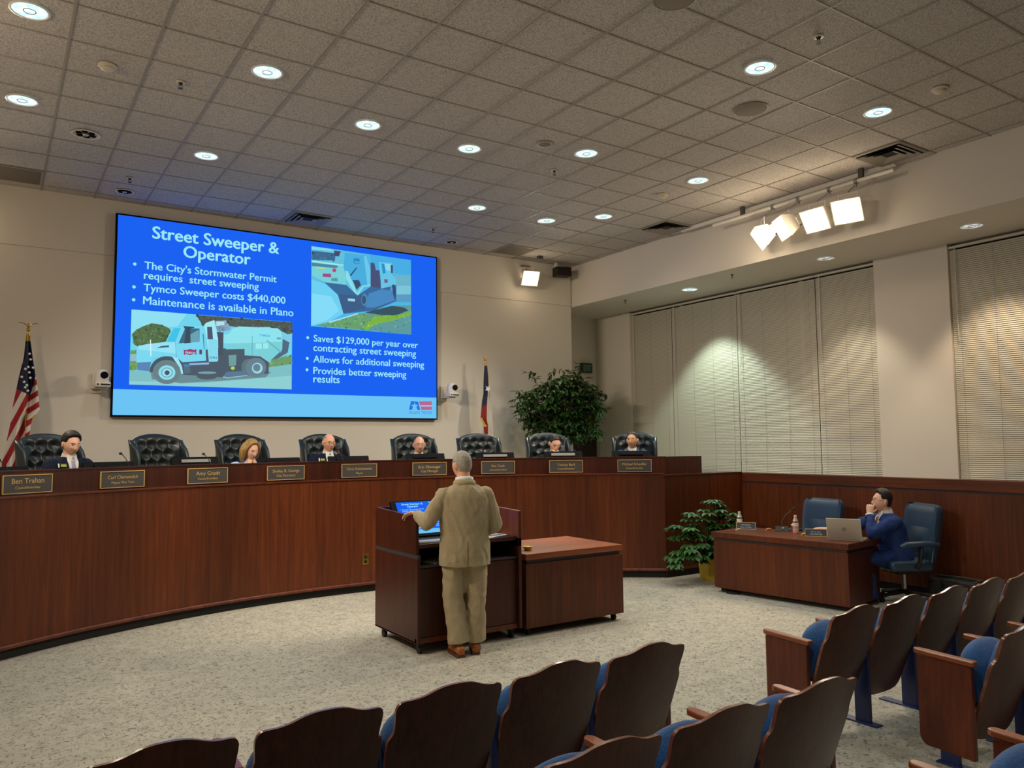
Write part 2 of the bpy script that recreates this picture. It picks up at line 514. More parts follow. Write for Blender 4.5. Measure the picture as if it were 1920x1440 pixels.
struct(MB().box((XB, YR, SZ), (XW + 0.35, 12.7, CZ + 0.02)).build('ceiling_bulkhead', M['soffit']))
struct(MB().box((9.06, 12.55, 0), (XW + 0.3, 12.68, SZ)).box((8.9, YB + 0.1, 0), (9.06, 12.6, CZ)).build('wall_alcove', M['wall']))
wr = MB()
WIN = [(6.34, 11.49), (0.65, 5.30)]
wr.box((XW, 11.49, 0), (XW + 0.25, 12.6, SZ)).box((XW, 5.30, 0), (XW + 0.25, 6.34, SZ)).box((XW, YR, 0), (XW + 0.25, 0.65, SZ))
for a, c in WIN: wr.box((XW, a, 0), (XW + 0.25, c, 0.80))
struct(wr.build('wall_right', M['wall']))
for k, (a, c) in enumerate(WIN):
    f = MB()
    f.box((XW + 0.10, a, 0.80), (XW + 0.18, a + 0.05, SZ)).box((XW + 0.10, c - 0.05, 0.80), (XW + 0.18, c, SZ))
    f.box((XW + 0.10, a, SZ - 0.05), (XW + 0.18, c, SZ)).box((XW + 0.10, a, 0.80), (XW + 0.18, c, 0.85))
    n = 4 if k == 0 else 3
    for q in range(1, n): f.box((XW + 0.10, a + (c - a) * q / n - 0.03, 0.8), (XW + 0.18, a + (c - a) * q / n + 0.03, SZ))
    w = struct(f.build('window_%d' % (k + 1), M['frame_paint']))
    MB().box((XW + 0.13, a, 0.80), (XW + 0.145, c, SZ)).build('window_pane', M['glass_night'], w)
    MB().box((XW - 0.03, a, 0.775), (XW + 0.10, c, 0.80)).build('window_sill', M['white'], w)

# raised dais platform
pl = [tuple(arc(a, RD + 0.06)[:2]) for a in range(-60, 41, 4)] + [(7.72, 7.86), (XW - 0.01, 7.86), (XW - 0.01, 12.54), (9.07, 12.54), (9.07, YB - 0.01), (XL + 0.01, YB - 0.01), (XL + 0.01, 6.2)]
struct(MB().prism(pl[::-1], 0.02, PLAT).build('floor_platform', M['carpet']))

# door in the alcove
d = struct(MB().box((9.55, 12.50, PLAT), (10.33, 12.545, 2.78)).build('door_1', M['door']))
MB().box((9.47, 12.48, PLAT), (9.55, 12.55, 2.86)).box((10.33, 12.46, PLAT), (10.398, 12.55, 2.86)).box((9.47, 12.48, 2.78), (10.398, 12.55, 2.86)).build('door_frame', M['frame_paint'], d)
MB().tube([(9.64, 12.50, 1.66), (9.64, 12.44, 1.66), (9.74, 12.44, 1.66)], 0.012, 8).build('door_handle', M['steel'], d, smooth=40)

# panelled half wall under the bulkhead line
hw = struct(MB().box((XB, YR, 0.09), (XB + 0.12, 7.74, 1.20)).build('wall_partition', M['wood']))
MB().box((XB + 0.015, YR, 1.20), (XB + 0.12, 7.74, 1.226)).build('reveal_strip', M['groove'], hw)
MB().box((XB - 0.004, YR, 1.226), (XB + 0.14, 7.74, 1.352)).build('cap_band', M['wood_y'], hw, bevel=0.004)
MB().box((XB + 0.02, YR, 0.0), (XB + 0.12, 7.74, 0.09)).build('toe_kick', M['kick'], hw)

# ------------------------------------------------------------------ window blinds
def blind(ya, yb, label, low=0.86):
    top = SZ - 0.035
    t = thing('window_blind', label, 'window blind', (XW + 0.045, (ya + yb) / 2, low), 0, 'closed white mini blinds on the window wall')
    h = (yb - ya) / 2 - 0.006; zt = top - low
    MB().box((-0.022, -h, zt - 0.03), (0.022, h, zt)).build('headrail', M['blind'], t)
    s = MB(); p = 0.0255; n = int((zt - 0.06) / p)
    for k in range(n):
        z = 0.03 + k * p
        s.add([(-0.006, -h, z), (-0.006, h, z), (-0.002, h, z + p * 0.5), (-0.002, -h, z + p * 0.5), (0.005, h, z + p * 1.0), (0.005, -h, z + p * 1.0)], [(0, 3, 2, 1), (3, 5, 4, 2)])
    s.build('slats', M['blind'], t)
    MB().box((-0.014, -h, 0), (0.014, h, 0.022)).build('bottom_rail', M['blind'], t)
    c = MB()
    for q in ([-0.86, -0.3, 0.3, 0.86] if h > 0.6 else [-0.8, 0, 0.8]): c.box((-0.0135, q * h - 0.0014, 0.02), (-0.0122, q * h + 0.0014, zt - 0.03))
    c.build('ladder_cord', M['monitor_grey'], t)
    MB().tube([(-0.03, h - 0.08, zt - 0.03), (-0.032, h - 0.08, zt - 1.25)], 0.005, 6).build('tilt_wand', M['white'], t, smooth=60)
    return t
YA = [11.49, 10.39, 8.86, 7.33, 6.34]
LB = ['narrow closed blind next to the dark door behind the last councilman', 'closed blind with a bright greenish pool of light', 'closed blind right of the one holding the greenish light pool', 'closed blind bordering the bare wall pier on its left side']
for k in range(4): blind(YA[k + 1], YA[k], LB[k])
YBL = [5.30, 3.75, 2.20, 0.65]
for k in range(2): blind(YBL[k + 1], YBL[k], ['closed blind with a warm light pool, beyond the bare wall pier', 'closed blind cut off by the photo edge beyond the warm lit one'][k])

# ------------------------------------------------------------------ ceiling fittings
def downlight(x, y, label, lit=True, zc=CZ, r=0.126, watts=None, col=COOL, size=122, blend=0.7, lens='lens', grp='lit recessed downlights'):
    t = thing('ceiling_downlight', label, 'ceiling light', (x, y, zc), 0, grp)
    zb = -0.008
    MB().lathe([(r + 0.012, zb), (r + 0.014, zb - 0.004), (r, zb - 0.007), (r - 0.006, zb - 0.002), (r - 0.006, zb)], 40, cap=False).build('trim_ring', M['white'], t, smooth=50)
    if lit:
        MB().lathe([(r - 0.004, zb - 0.001), (r * 0.6, zb - 0.004), (0.001, zb - 0.005)], 40, cap=False).build('lens', M[lens], t, smooth=60)
        MB().lathe([(r * 0.30, zb - 0.006), (r * 0.33, zb - 0.010), (r * 0.36, zb - 0.006)], 32, cap=False).build('lens_ring', M['monitor_grey'], t, smooth=60)
        spot('downlight_beam', (0, 0, -0.06), (0, 0, -3), watts or DOWN_W, col, size, blend, 0.10, t)
    else:
        MB().lathe([(r - 0.006, zb - 0.002), (r * 0.5, zb - 0.001), (0.001, zb - 0.001)], 12, cap=False).build('reflector', M['chrome'], t)
        for k in range(6):
            a = k * math.pi / 3 + 0.3
            MB().ell((r * 0.55 * math.cos(a), r * 0.55 * math.sin(a), zb - 0.006), (0.035, 0.022, 0.008), None, 8, 6).build('facet', M['screen_dark'], t, smooth=60)
        MB().ell((0, 0, zb - 0.008), (0.03, 0.03, 0.014), None, 10, 6).build('lamp', M['chrome'], t, smooth=60)
    return t

LIT = [(0.12, 6.80, 'lit downlight cut by the top left corner of the photo'),
       (0.12, 8.65, 'lit downlight at the left photo edge above the return grille'),
       (1.93, 6.83, 'lit downlight between the left smoke detector and the ceiling centre'),
       (1.93, 9.24, 'lit downlight nearest to the top left corner of the screen'),
       (3.15, 7.44, 'lit downlight above the slide title, left of the one over the screen end'),
       (4.38, 7.45, 'lit downlight next on the left of the black pinhole fitting'),
       (5.60, 6.86, 'lit downlight next on the right of the black pinhole fitting'),
       (5.60, 9.32, 'lit downlight closest above the top right corner of the screen'),
       (6.82, 9.32, 'lit downlight on the left of the close pair before the far diffuser'),
       (7.41, 8.71, 'lit downlight on the right of the close pair before the far diffuser'),
       (7.41, 6.84, 'lit downlight in front of the row of four flood lamps'),
       (5.61, 4.41, 'large lit downlight just above the flush round ceiling speaker'),
       (7.41, 4.39, 'lit downlight between the big ceiling diffuser and the right smoke detector')]
for x, y, l in LIT: downlight(x, y, l)
for x, y, l in [(1.93, 1.95, 'lit downlight over the audience seats, left one'), (5.60, 1.95, 'lit downlight over the audience seats, right one'), (1.93, -0.6, 'lit downlight at the rear of the room, left one'), (5.60, -0.6, 'lit downlight at the rear of the room, right one')]: downlight(x, y, l, watts=80)
downlight(0.71, 9.26, 'unlit chrome downlight below the left smoke detector', False, r=0.125, grp='unlit downlights')
downlight(1.32, 11.12, 'small unlit chrome downlight close to the wall, left of the screen', False, r=0.10, grp='unlit downlights')
downlight(6.21, 11.16, 'tiny unlit chrome downlight above the right end of the screen', False, r=0.09, grp='unlit downlights')
downlight(9.71, 9.22, 'lit soffit downlight casting the greenish pool on the blinds', True, SZ, 0.13, 200, (0.78, 1.0, 0.86), 92, 0.35, 'lens', 'soffit downlights over the window aisle')
downlight(9.70, 6.62, 'dimmer soffit downlight in the middle of the three over the aisle', True, SZ, 0.12, 95, (1.0, 0.86, 0.66), 84, 0.5, 'lens_soft', 'soffit downlights over the window aisle')
downlight(9.74, 4.66, 'warm soffit downlight closest to the right photo edge', True, SZ, 0.125, 140, (1.0, 0.78, 0.55), 88, 0.45, 'lens_soft', 'soffit downlights over the window aisle')


def sprinkler(x, y, label, zc=CZ):
    t = thing('sprinkler_head', label, 'sprinkler', (x, y, zc), 0, 'ceiling sprinkler heads')
    MB().lathe([(0.042, -0.0085), (0.040, -0.014), (0.022, -0.016), (0.022, -0.0085)], 20, cap=False).build('escutcheon', M['offwhite'], t, smooth=50)
    MB().lathe([(0.001, -0.0085), (0.020, -0.009), (0.014, -0.03), (0.008, -0.034)], 12).build('body', M['black'], t, smooth=40)
    MB().tube([(-0.012, 0, -0.03), (-0.014, 0, -0.05), (0, 0, -0.062), (0.014, 0, -0.05), (0.012, 0, -0.03)], 0.003, 6).build('frame', M['dark_grille'], t)
    MB().lathe([(0.001, -0.062), (0.022, -0.064), (0.022, -0.067), (0.001, -0.066)], 12).build('deflector', M['dark_grille'], t)
SPR = [(1.32, 7.45, 'sprinkler head between the left smoke detector and a lit downlight'), (1.30, 10.51, 'sprinkler head close above the small unlit downlight left of the screen'),
       (5.58, 3.79, 'sprinkler head highest in the photo, over the large downlight'), (5.62, 7.51, 'sprinkler head below the black pinhole fitting'), (5.58, 10.61, 'sprinkler head over the right end of the screen')]
for s in SPR: sprinkler(*s)
sprinkler(9.40, 8.04, 'sprinkler head in the soffit between two soffit downlights', SZ + 0.008)
sprinkler(9.43, 10.52, 'sprinkler head in the soffit nearest to the alcove', SZ + 0.008)

for x, y, l in [(0.72, 7.45, 'cream smoke detector on the left part of the ceiling'), (7.43, 7.50, 'cream smoke detector near the downlight by the flood lamps'), (7.41, 3.76, 'cream smoke detector on the right, over the big diffuser')]:
    t = thing('smoke_detector', l, 'smoke detector', (x, y, CZ), 0, 'smoke detectors')
    MB().lathe([(0.075, -0.008), (0.075, -0.02), (0.062, -0.026), (0.001, -0.026)], 28).build('base', M['offwhite'], t, smooth=40)
    MB().lathe([(0.055, -0.026), (0.052, -0.044), (0.036, -0.054), (0.001, -0.055)], 28).build('sensor_dome', M['offwhite'], t, smooth=40)
    MB().lathe([(0.0535, -0.032), (0.0535, -0.038)], 24, cap=False).build('slot_ring', M['dark_grille'], t)
for x, y, l in [(6.25, 5.04, 'flush round ceiling speaker below the large lit downlight'), (4.17, 4.03, 'flush round ceiling speaker cut by the top photo edge')]:
    t = thing('ceiling_speaker', l, 'speaker', (x, y, CZ), 0, 'flush round ceiling speakers')
    MB().lathe([(0.16, -0.007), (0.158, -0.0075), (0.001, -0.0075)], 40, cap=False).build('grille', mat('speaker_grille', '8e867c', 0.9, spec=0.1), t, smooth=60)
    MB().lathe([(0.160, -0.007), (0.161, -0.009), (0.168, -0.009), (0.170, -0.006)], 40, cap=False).build('rim', M['grid_bar'], t, smooth=60)
t = thing('pinhole_fitting', 'white ring fitting with a black centre between two lit downlights', 'ceiling fitting', (5.03, 6.89, CZ))
MB().lathe([(0.10, -0.007), (0.098, -0.009), (0.066, -0.0095), (0.064, -0.008)], 32, cap=False).build('ring', M['grid_bar'], t, smooth=50)
MB().lathe([(0.066, -0.0092), (0.001, -0.0092)], 28, cap=False).build('aperture', M['black'], t)
t = tag(MB().box((-0.05, -0.03, -0.05), (0.05, 0.03, -0.006)).build('sensor_box', M['dark_grille'], bevel=0.004), 'small dark sensor box on the ceiling over the corner speaker', 'sensor')
t.location = (8.05, 11.22, CZ)


def diffuser(x, y, label):
    t = thing('air_diffuser', label, 'air vent', (x, y, CZ), 0, 'square four way air diffusers')
    def sq(h, z): return [(-h, -h, z), (h, -h, z), (h, h, z), (-h, h, z)]
    MB().loft([sq(0.30, -0.0075), sq(0.30, -0.014), sq(0.265, -0.020), sq(0.262, -0.0075)], False).build('frame', M['grid_bar'], t)
    MB().box((-0.27, -0.27, -0.0078), (0.27, 0.27, -0.0072)).build('throat', M['black'], t)
    for h in (0.262, 0.196, 0.130):
        MB().loft([sq(h, -0.030), sq(h - 0.056, -0.009), sq(h - 0.058, -0.011), sq(h - 0.003, -0.034)], False).build('louvre', M['grid_bar'], t)
diffuser(3.76, 11.10, 'square air diffuser just above the top edge of the screen')
diffuser(8.636, 5.00, 'big square air diffuser beside the flood lamp rail')
diffuser(8.636, 8.66, 'square air diffuser by the bulkhead past the close downlight pair')
for x, y, l in [(0.10, 11.10, 'flat return grille at the left photo edge above the flag'), (7.417, 11.10, 'flat return grille above the corner flood lamp')]:
    t = thing('return_grille', l, 'air vent', (x, y, CZ), 0, 'flat return air grilles')
    MB().box((-0.275, -0.275, -0.010), (0.275, 0.275, -0.0075)).build('perforated_plate', mat('return_plate', '6e665a', 0.8), t)
    f = MB()
    for a in ((-0.30, -0.30, 0.30, -0.275), (-0.30, 0.275, 0.30, 0.30), (-0.30, -0.275, -0.275, 0.275), (0.275, -0.275, 0.30, 0.275)): f.box((a[0], a[1], -0.014), (a[2], a[3], -0.007))
    f.build('frame', M['grid_bar'], t)

# ------------------------------------------------------------------ flood lamps
def flood(clamp, body, aim, label, watts=FLOOD_W, w=0.33, h=0.28, grp='warm flood lamps on the right rail', pipe=True, size=112):
    t = thing('flood_lamp', label, 'flood lamp', clamp, 0, grp)
    c = V(body) - V(clamp)
    q = (V(aim) - V(body)).to_track_quat('Y', 'Z').to_matrix().to_4x4()
    Q = Matrix.Translation(c) @ q
    sh = MB()   # flared reflector shell, open to +Y
    def rc(hw, hh, y): return [(-hw, y, -hh), (hw, y, -hh), (hw, y, hh), (-hw, y, hh)]
    sh.loft([rc(w * 0.30, h * 0.28, -0.12), rc(w * 0.36, h * 0.34, -0.11), rc(w / 2 + 0.012, h / 2 + 0.012, 0.06), rc(w / 2 + 0.012, h / 2 + 0.012, 0.075), rc(w / 2, h / 2, 0.075), rc(w / 2 - 0.02, h / 2 - 0.02, 0.03)], False, Q)
    sh.build('reflector_shell', M['white'], t)
    MB().box((-w / 2 + 0.004, 0.052, -h / 2 + 0.004), (w / 2 - 0.004, 0.058, h / 2 - 0.004), Q).build('lens', M['flood_lens'], t)
    hb = MB().box((-w * 0.28, -0.20, -h * 0.25), (w * 0.28, -0.12, h * 0.25), Q)
    hb.build('ballast_housing', M['white'], t, bevel=0.006)
    fn = MB()
    for k in range(5):
        for e in (-1, 1): fn.box((-w * 0.22 + k * w * 0.1, -0.19, e * h * 0.25 - 0.006), (-w * 0.17 + k * w * 0.1, -0.13, e * h * 0.25 + 0.006), Q)
    fn.build('vent_slots', M['dark_grille'], t)
    b = MB()
    for e in (-1, 1): b.tube([(e * (w * 0.30), -0.14, h * 0.1), (e * w * 0.46, -0.04, h * 0.42), (e * w * 0.46, 0.06, h * 0.5)], 0.006, 6, Q)
    b.build('guard_bar', M['white'], t, smooth=60)
    # yoke hangs from the clamp
    side = (q @ V((1, 0, 0))); side.z = 0; side.normalize()
    A = c + side * (w * 0.34) + V((0, 0, -0.02)); B = c - side * (w * 0.34) + V((0, 0, -0.02))
    top = V((c.x, c.y, max(c.z + 0.19, -0.12)))
    MB().tube([A, A + (top - c), B + (top - c), B], 0.011, 6, None, 0.5).build('yoke', M['white'], t)
    MB().ell(A, (0.02, 0.02, 0.02), None, 8, 6).build('lock_knob', M['black'], t, smooth=60)
    cl = MB().tube([(0, 0, -0.035), top], 0.009, 8)
    if pipe: cl.tube([(0, -0.02, 0), (0, 0.02, 0)], 0.036, 14).ell((0.0, 0.0, -0.05), (0.016, 0.016, 0.02), None, 8, 6)
    else: cl.box((-0.09, -0.02, -0.01), (0.09, 0.06, 0.012))
    cl.build('clamp', M['steel'], t, smooth=40)
    d = (V(aim) - V(body)).normalized()
    spot('flood_beam', c + d * 0.12, c + d * 3, watts, WARM, size, 0.6, 0.14, t)
    pt = bpy.data.lights.new('flood_spill', 'POINT'); pt.energy = 9.0 if pipe else 5.0; pt.color = (1.0, 0.78, 0.52); pt.shadow_soft_size = 0.12
    po = bpy.data.objects.new('flood_spill', pt); COL.objects.link(po); po.parent = t; po.location = c + d * 0.13
    return t
FL = [((8.8, 6.78, 5.0), (8.76, 6.93, 4.62), (4.6, 10.6, 1.0), 'flood lamp on the rail tipped furthest down, farthest from the diffuser'),
      ((8.8, 6.37, 5.0), (8.76, 6.55, 4.67), (3.6, 9.8, 1.6), 'second flood lamp from the far end of the rail'),
      ((8.8, 5.91, 5.0), (8.76, 6.07, 4.66), (2.8, 6.0, 1.0), 'third flood lamp on the rail with its white face towards the seats'),
      ((8.8, 5.54, 5.0), (8.76, 5.63, 4.66), (2.6, 3.8, 1.0), 'flood lamp on the rail nearest to the big diffuser')]
for f, sz in zip(FL, (72, 72, 95, 100)): flood(*f, size=sz)
t = thing('lighting_rail', 'white pipe rail under the ceiling carrying the four flood lamps', 'lighting rail', (8.8, 6.3, 5.0))
MB().tube([(0, -1.25, 0), (0, 1.55, 0)], 0.024, 14).build('pipe', M['white'], t, smooth=60)
for y in (-0.83, 1.0): MB().box((-0.02, y - 0.03, 0.02), (0.02, y + 0.03, 0.136)).build('hanger', M['dark_grille'], t)
MB().box((0.10, -1.2, 0.09), (0.15, 2.3, 0.136)).build('wire_channel', M['white'], t)
flood((7.98, 11.56, 5.02), (7.98, 11.46, 4.80), (6.4, 5.5, 0.8), 'flood lamp fixed to the wall in the corner by the speaker', 200, 0.29, 0.26, 'wall mounted flood lamp', False, 105)
# the matching lamps on the other side of the room
for k, (cy_, ay) in enumerate([(6.8, (5.6, 9.7, 1.7)), (6.3, (3.0, 9.9, 1.7)), (5.8, (6.6, 9.0, 1.4)), (5.3, (5.6, 5.2, 0.8))]):
    flood((-1.35, cy_, 5.0), (-1.31, cy_ + 0.1, 4.64), ay, 'flood lamp on the rail along the left side of the room', FLOOD_W, grp='flood lamps of the left rail', size=(72, 72, 72, 100)[k])
flood((-0.55, 11.56, 5.02), (-0.55, 11.46, 4.80), (0.6, 6.0, 1.2), 'flood lamp on the back wall just outside the left photo edge', 200, 0.29, 0.26, 'wall mounted flood lamp left', False, 105)
t = thing('lighting_rail', 'white pipe rail on the left side of the room', 'lighting rail', (-1.35, 6.1, 5.0))
MB().tube([(0, -1.3, 0), (0, 1.4, 0)], 0.024, 12).build('pipe', M['white'], t, smooth=60)
for y in (-0.9, 1.0): MB().box((-0.02, y - 0.03, 0.02), (0.02, y + 0.03, 0.136)).build('hanger', M['dark_grille'], t)

t = thing('box_speaker', 'small dark box speaker hung in the ceiling corner by the flood lamp', 'speaker', (8.69, 11.42, 4.96), R(-12))
MB().box((-0.15, -0.10, -0.085), (0.15, 0.10, 0.085)).build('cabinet', mat('speaker_cabinet', '2a1614', 0.6), t, bevel=0.01)
MB().box((-0.14, -0.106, -0.075), (0.14, -0.099, 0.075)).build('front_grille', mat('speaker_cloth', '1c1010', 0.9), t)
MB().box((-0.13, 0.02, 0.085), (-0.08, 0.06, 0.18)).build('bracket', M['white'], t)

# exit sign over the door
t = thing('exit_sign', 'small green exit sign above the dark door behind the ficus', 'sign', (10.10, 12.50, 3.33))
MB().box((-0.13, -0.045, -0.10), (0.13, 0.045, 0.10)).build('housing', M['exit_green'], t, bevel=0.006)
text_mesh('lettering', 'EXIT', 0.20, 0, Matrix.Translation((0, -0.048, -0.06)) @ Matrix.Rotation(R(90), 4, 'X'), mat('exit_letters', '7ca894', 0.5), t, bold=0.01, squash=0.17)
# ------------------------------------------------------------------ council dais
A0, A1 = -50.0, 40.6
da = thing('council_dais', 'long curved dark red wooden council dais across the room', 'dais', (0, 0, 0))
MB().sweep([(RD, 0.09), (RD, 1.375), (RD + 0.03, 1.375), (RD + 0.03, 0.09)], A0, A1, 120).build('front_panel', M['wood'], da, smooth=30)
MB().sweep([(RD + 0.03, 0.0), (RD + 0.03, 0.09), (RD + 0.05, 0.09), (RD + 0.05, 0.0)], A0, A1 - 0.2, 100).build('toe_kick', M['kick'], da, smooth=30)
MB().sweep([(RD - 0.014, 0.09), (RD - 0.014, 0.112), (RD - 0.004, 0.122), (RD + 0.02, 0.122), (RD + 0.02, 0.09)], A0, A1, 120).build('base_bead', M['panel_wood'], da, smooth=30)
MB().sweep([(RD - 0.012, 1.372), (RD - 0.012, 1.386), (RD + 0.14, 1.386), (RD + 0.14, 1.372)], A0, A1, 120).build('ledge', M['panel_wood'], da, smooth=30)
MB().sweep([(RD + 0.12, 1.386), (RD + 0.12, 1.597), (RD + 0.15, 1.597), (RD + 0.15, 1.386)], A0, A1 + 0.3, 120).build('upper_band', M['wood_dark'], da, smooth=30)
MB().sweep([(RD + 0.114, 1.597), (RD + 0.114, 1.610), (RD + 0.17, 1.610), (RD + 0.17, 1.597)], A0, A1 + 0.3, 120).build('top_edge', M['wood_dark'], da, smooth=30)
MB().sweep([(RD + 0.15, 1.385), (RD + 0.15, 1.42), (RD + 0.86, 1.42), (RD + 0.86, 1.385)], A0, A1, 100).build('desk_top', M['wood_dark'], da, smooth=30)
MB().box((7.53, 7.70, 0.09), (9.075, 7.735, 1.355)).build('flank_panel', M['wood'], da)
MB().box((7.55, 7.715, 0.0), (9.075, 7.745, 0.09)).build('flank_kick', M['kick'], da)
MB().box((7.53, 7.686, 0.09), (9.075, 7.70, 0.12)).build('flank_bead', M['panel_wood'], da)
MB().box((7.52, 7.69, 1.352), (9.074, 7.82, 1.366)).build('flank_cap', M['panel_wood'], da)
MB().box((7.63, 7.80, 1.366), (8.36, 7.83, 1.605)).build('end_band', M['wood_dark'], da)

# brass wall outlet
o = arc(2.75, RD - 0.002)
t = thing('wall_outlet', 'brass duplex outlet on the dais front left of the lectern', 'outlet', (o.x, o.y, 0.40), -R(2.75))
MB().box((-0.04, -0.006, -0.066), (0.04, 0.002, 0.066)).build('cover_plate', M['brass'], t, bevel=0.003)
for z in (0.028, -0.028): MB().lathe([(0.019, 0), (0.019, 0.004), (0.001, 0.004)], 14, M=TR((0, -0.006, z), 0, R(90))).build('socket', M['black'], t)

# nameplates on the upper band
NP = [('Ben Trahan', 'Councilmember', 'grey nameplate furthest left, its left corner cut by the photo edge', 1.0),
      ('Carl Clemencich', 'Mayor Pro Tem', 'grey nameplate in front of the first empty tufted chair', 1.05),
      ('Amy Gnadt', 'Councilmember', 'grey nameplate left of the blonde woman', 0.92),
      ('Shelley B. George', 'City Secretary', 'grey nameplate between the blonde woman and the man with glasses', 1.1),
      ('Chris Schulmeister', 'Mayor', 'grey nameplate just right of the man with glasses and grey tie', 1.15),
      ('Eric Ellwanger', 'City Manager', 'grey nameplate partly hidden behind the speaker standing at the lectern', 1.0),
      ('Ken Cook', 'Councilmember', 'grey nameplate in front of the empty chair by the lone star flag', 0.6),
      ('Tommy Baril', 'Councilmember', 'grey nameplate below the man covering his mouth', 0.8),
      ('Michael Schaeffer', 'Councilmember', 'grey nameplate at the right end of the dais', 1.1)]
for k, (n1, n2, lb, wf) in enumerate(NP):
    a = -32.3 + k * 8.66
    p = arc(a, RD + 0.118)
    t = thing('nameplate', lb, 'nameplate', (p.x, p.y, 1.405), -R(a), 'nameplates along the dais')
    MB().box((-0.225, -0.012, 0), (0.225, 0.0, 0.160)).build('plate', M['plate'], t)
    f = MB()
    for q in ((-0.23, 0.158, 0.23, 0.165), (-0.23, -0.002, 0.23, 0.004), (-0.23, 0.004, -0.224, 0.158), (0.224, 0.004, 0.23, 0.158)): f.box((q[0], -0.018, q[1]), (q[2], 0.0, q[3]))
    f.build('frame', M['gold'], t)
    X = Matrix.Rotation(R(90), 4, 'X')
    text_mesh('name_lettering', n1, min(0.30 * wf, 0.33), 0, Matrix.Translation((0, -0.0135, 0.088)) @ X, M['gold'], t, bold=0.010)
    text_mesh('title_lettering', n2, 0.235 if len(n2) > 6 else 0.09, 0, Matrix.Translation((0, -0.0135, 0.038)) @ X, M['gold'], t, bold=0.010)

# monitors lying low behind the band
MO = [(-31.9, 1.632, 'black monitor top in the left corner before the flag', 0), (-22.5, 1.652, 'black monitor right of the man with the lilac tie', 0), (-14.2, 1.676, 'black monitor with grey stand plate before the first empty chair', 1),
      (-5.3, 1.655, 'black monitor between the blonde woman and the man with glasses', 0), (2.6, 1.660, 'black monitor beside the man with glasses and grey tie', 0), (11.7, 1.676, 'black monitor before the bearded man', 0),
      (20.2, 1.671, 'black monitor just right of the standing speaker head', 1), (28.6, 1.676, 'black monitor below the man covering his mouth', 1), (37.0, 1.682, 'black monitor before the man at the right end', 0)]
for a, z, lb, br in MO:
    p = arc(a, RD + 0.50)
    t = thing('desk_monitor', lb, 'monitor', (p.x, p.y, 1.42), -R(a), 'monitors on the dais desk')
    Q = TR((0, 0, 0.005), 0, R(-28 if not br else -24))
    h = (z - 1.425) / math.cos(R(26))
    MB().box((-0.275, -0.02, 0.0), (0.275, 0.015, h), Q).build('casing', M['screen_dark'], t, bevel=0.006)
    MB().box((-0.26, 0.015, 0.02), (0.26, 0.018, h - 0.02), Q).build('display', mat('monitor_display', '101418', 0.2), t)
    MB().box((-0.17, -0.036, h - 0.075), (0.17, -0.02, h - 0.035), Q).build('stand_plate', M['monitor_grey'] if br else M['screen_dark'], t, bevel=0.004)
    MB().box((-0.12, -0.10, -0.02), (0.12, 0.10, 0.0), TR((0, 0, 0.02))).build('stand_foot', M['screen_dark'], t)
for a, z, lb, tip in [(-32.7, 1.695, 'gooseneck microphone at the left photo edge', 0), (-22.1, 1.735, 'gooseneck microphone left of the first empty chair', 0), (-13.9, 1.715, 'gooseneck microphone left of the blonde woman', 0), (0.9, 1.715, 'gooseneck microphone with red ring before the man with glasses', 1)]:
    p = arc(a, RD + 0.36)
    t = thing('gooseneck_microphone', lb, 'microphone', (p.x, p.y, 1.42), -R(a), 'gooseneck microphones on the dais')
    MB().lathe([(0.035, 0.0), (0.035, 0.012), (0.012, 0.02), (0.001, 0.021)], 16).build('base', M['black'], t, smooth=40)
    h = z - 1.42
    MB().tube([(0.07, 0.0, 0.015), (0.065, 0.02, h * 0.5), (0.03, 0.05, h * 0.85), (0.0, 0.08, h)], 0.0045, 8).build('neck', M['black'], t, smooth=60)
    MB().ell((-0.008, 0.085, h + 0.006), (0.017, 0.019, 0.015), None, 10, 8).build('head', M['black'], t, smooth=60)
    if tip: MB().tube([(0.0, 0.08, h), (0.012, 0.068, h - 0.008)], 0.012, 10).build('ring', M['red'], t, smooth=60)

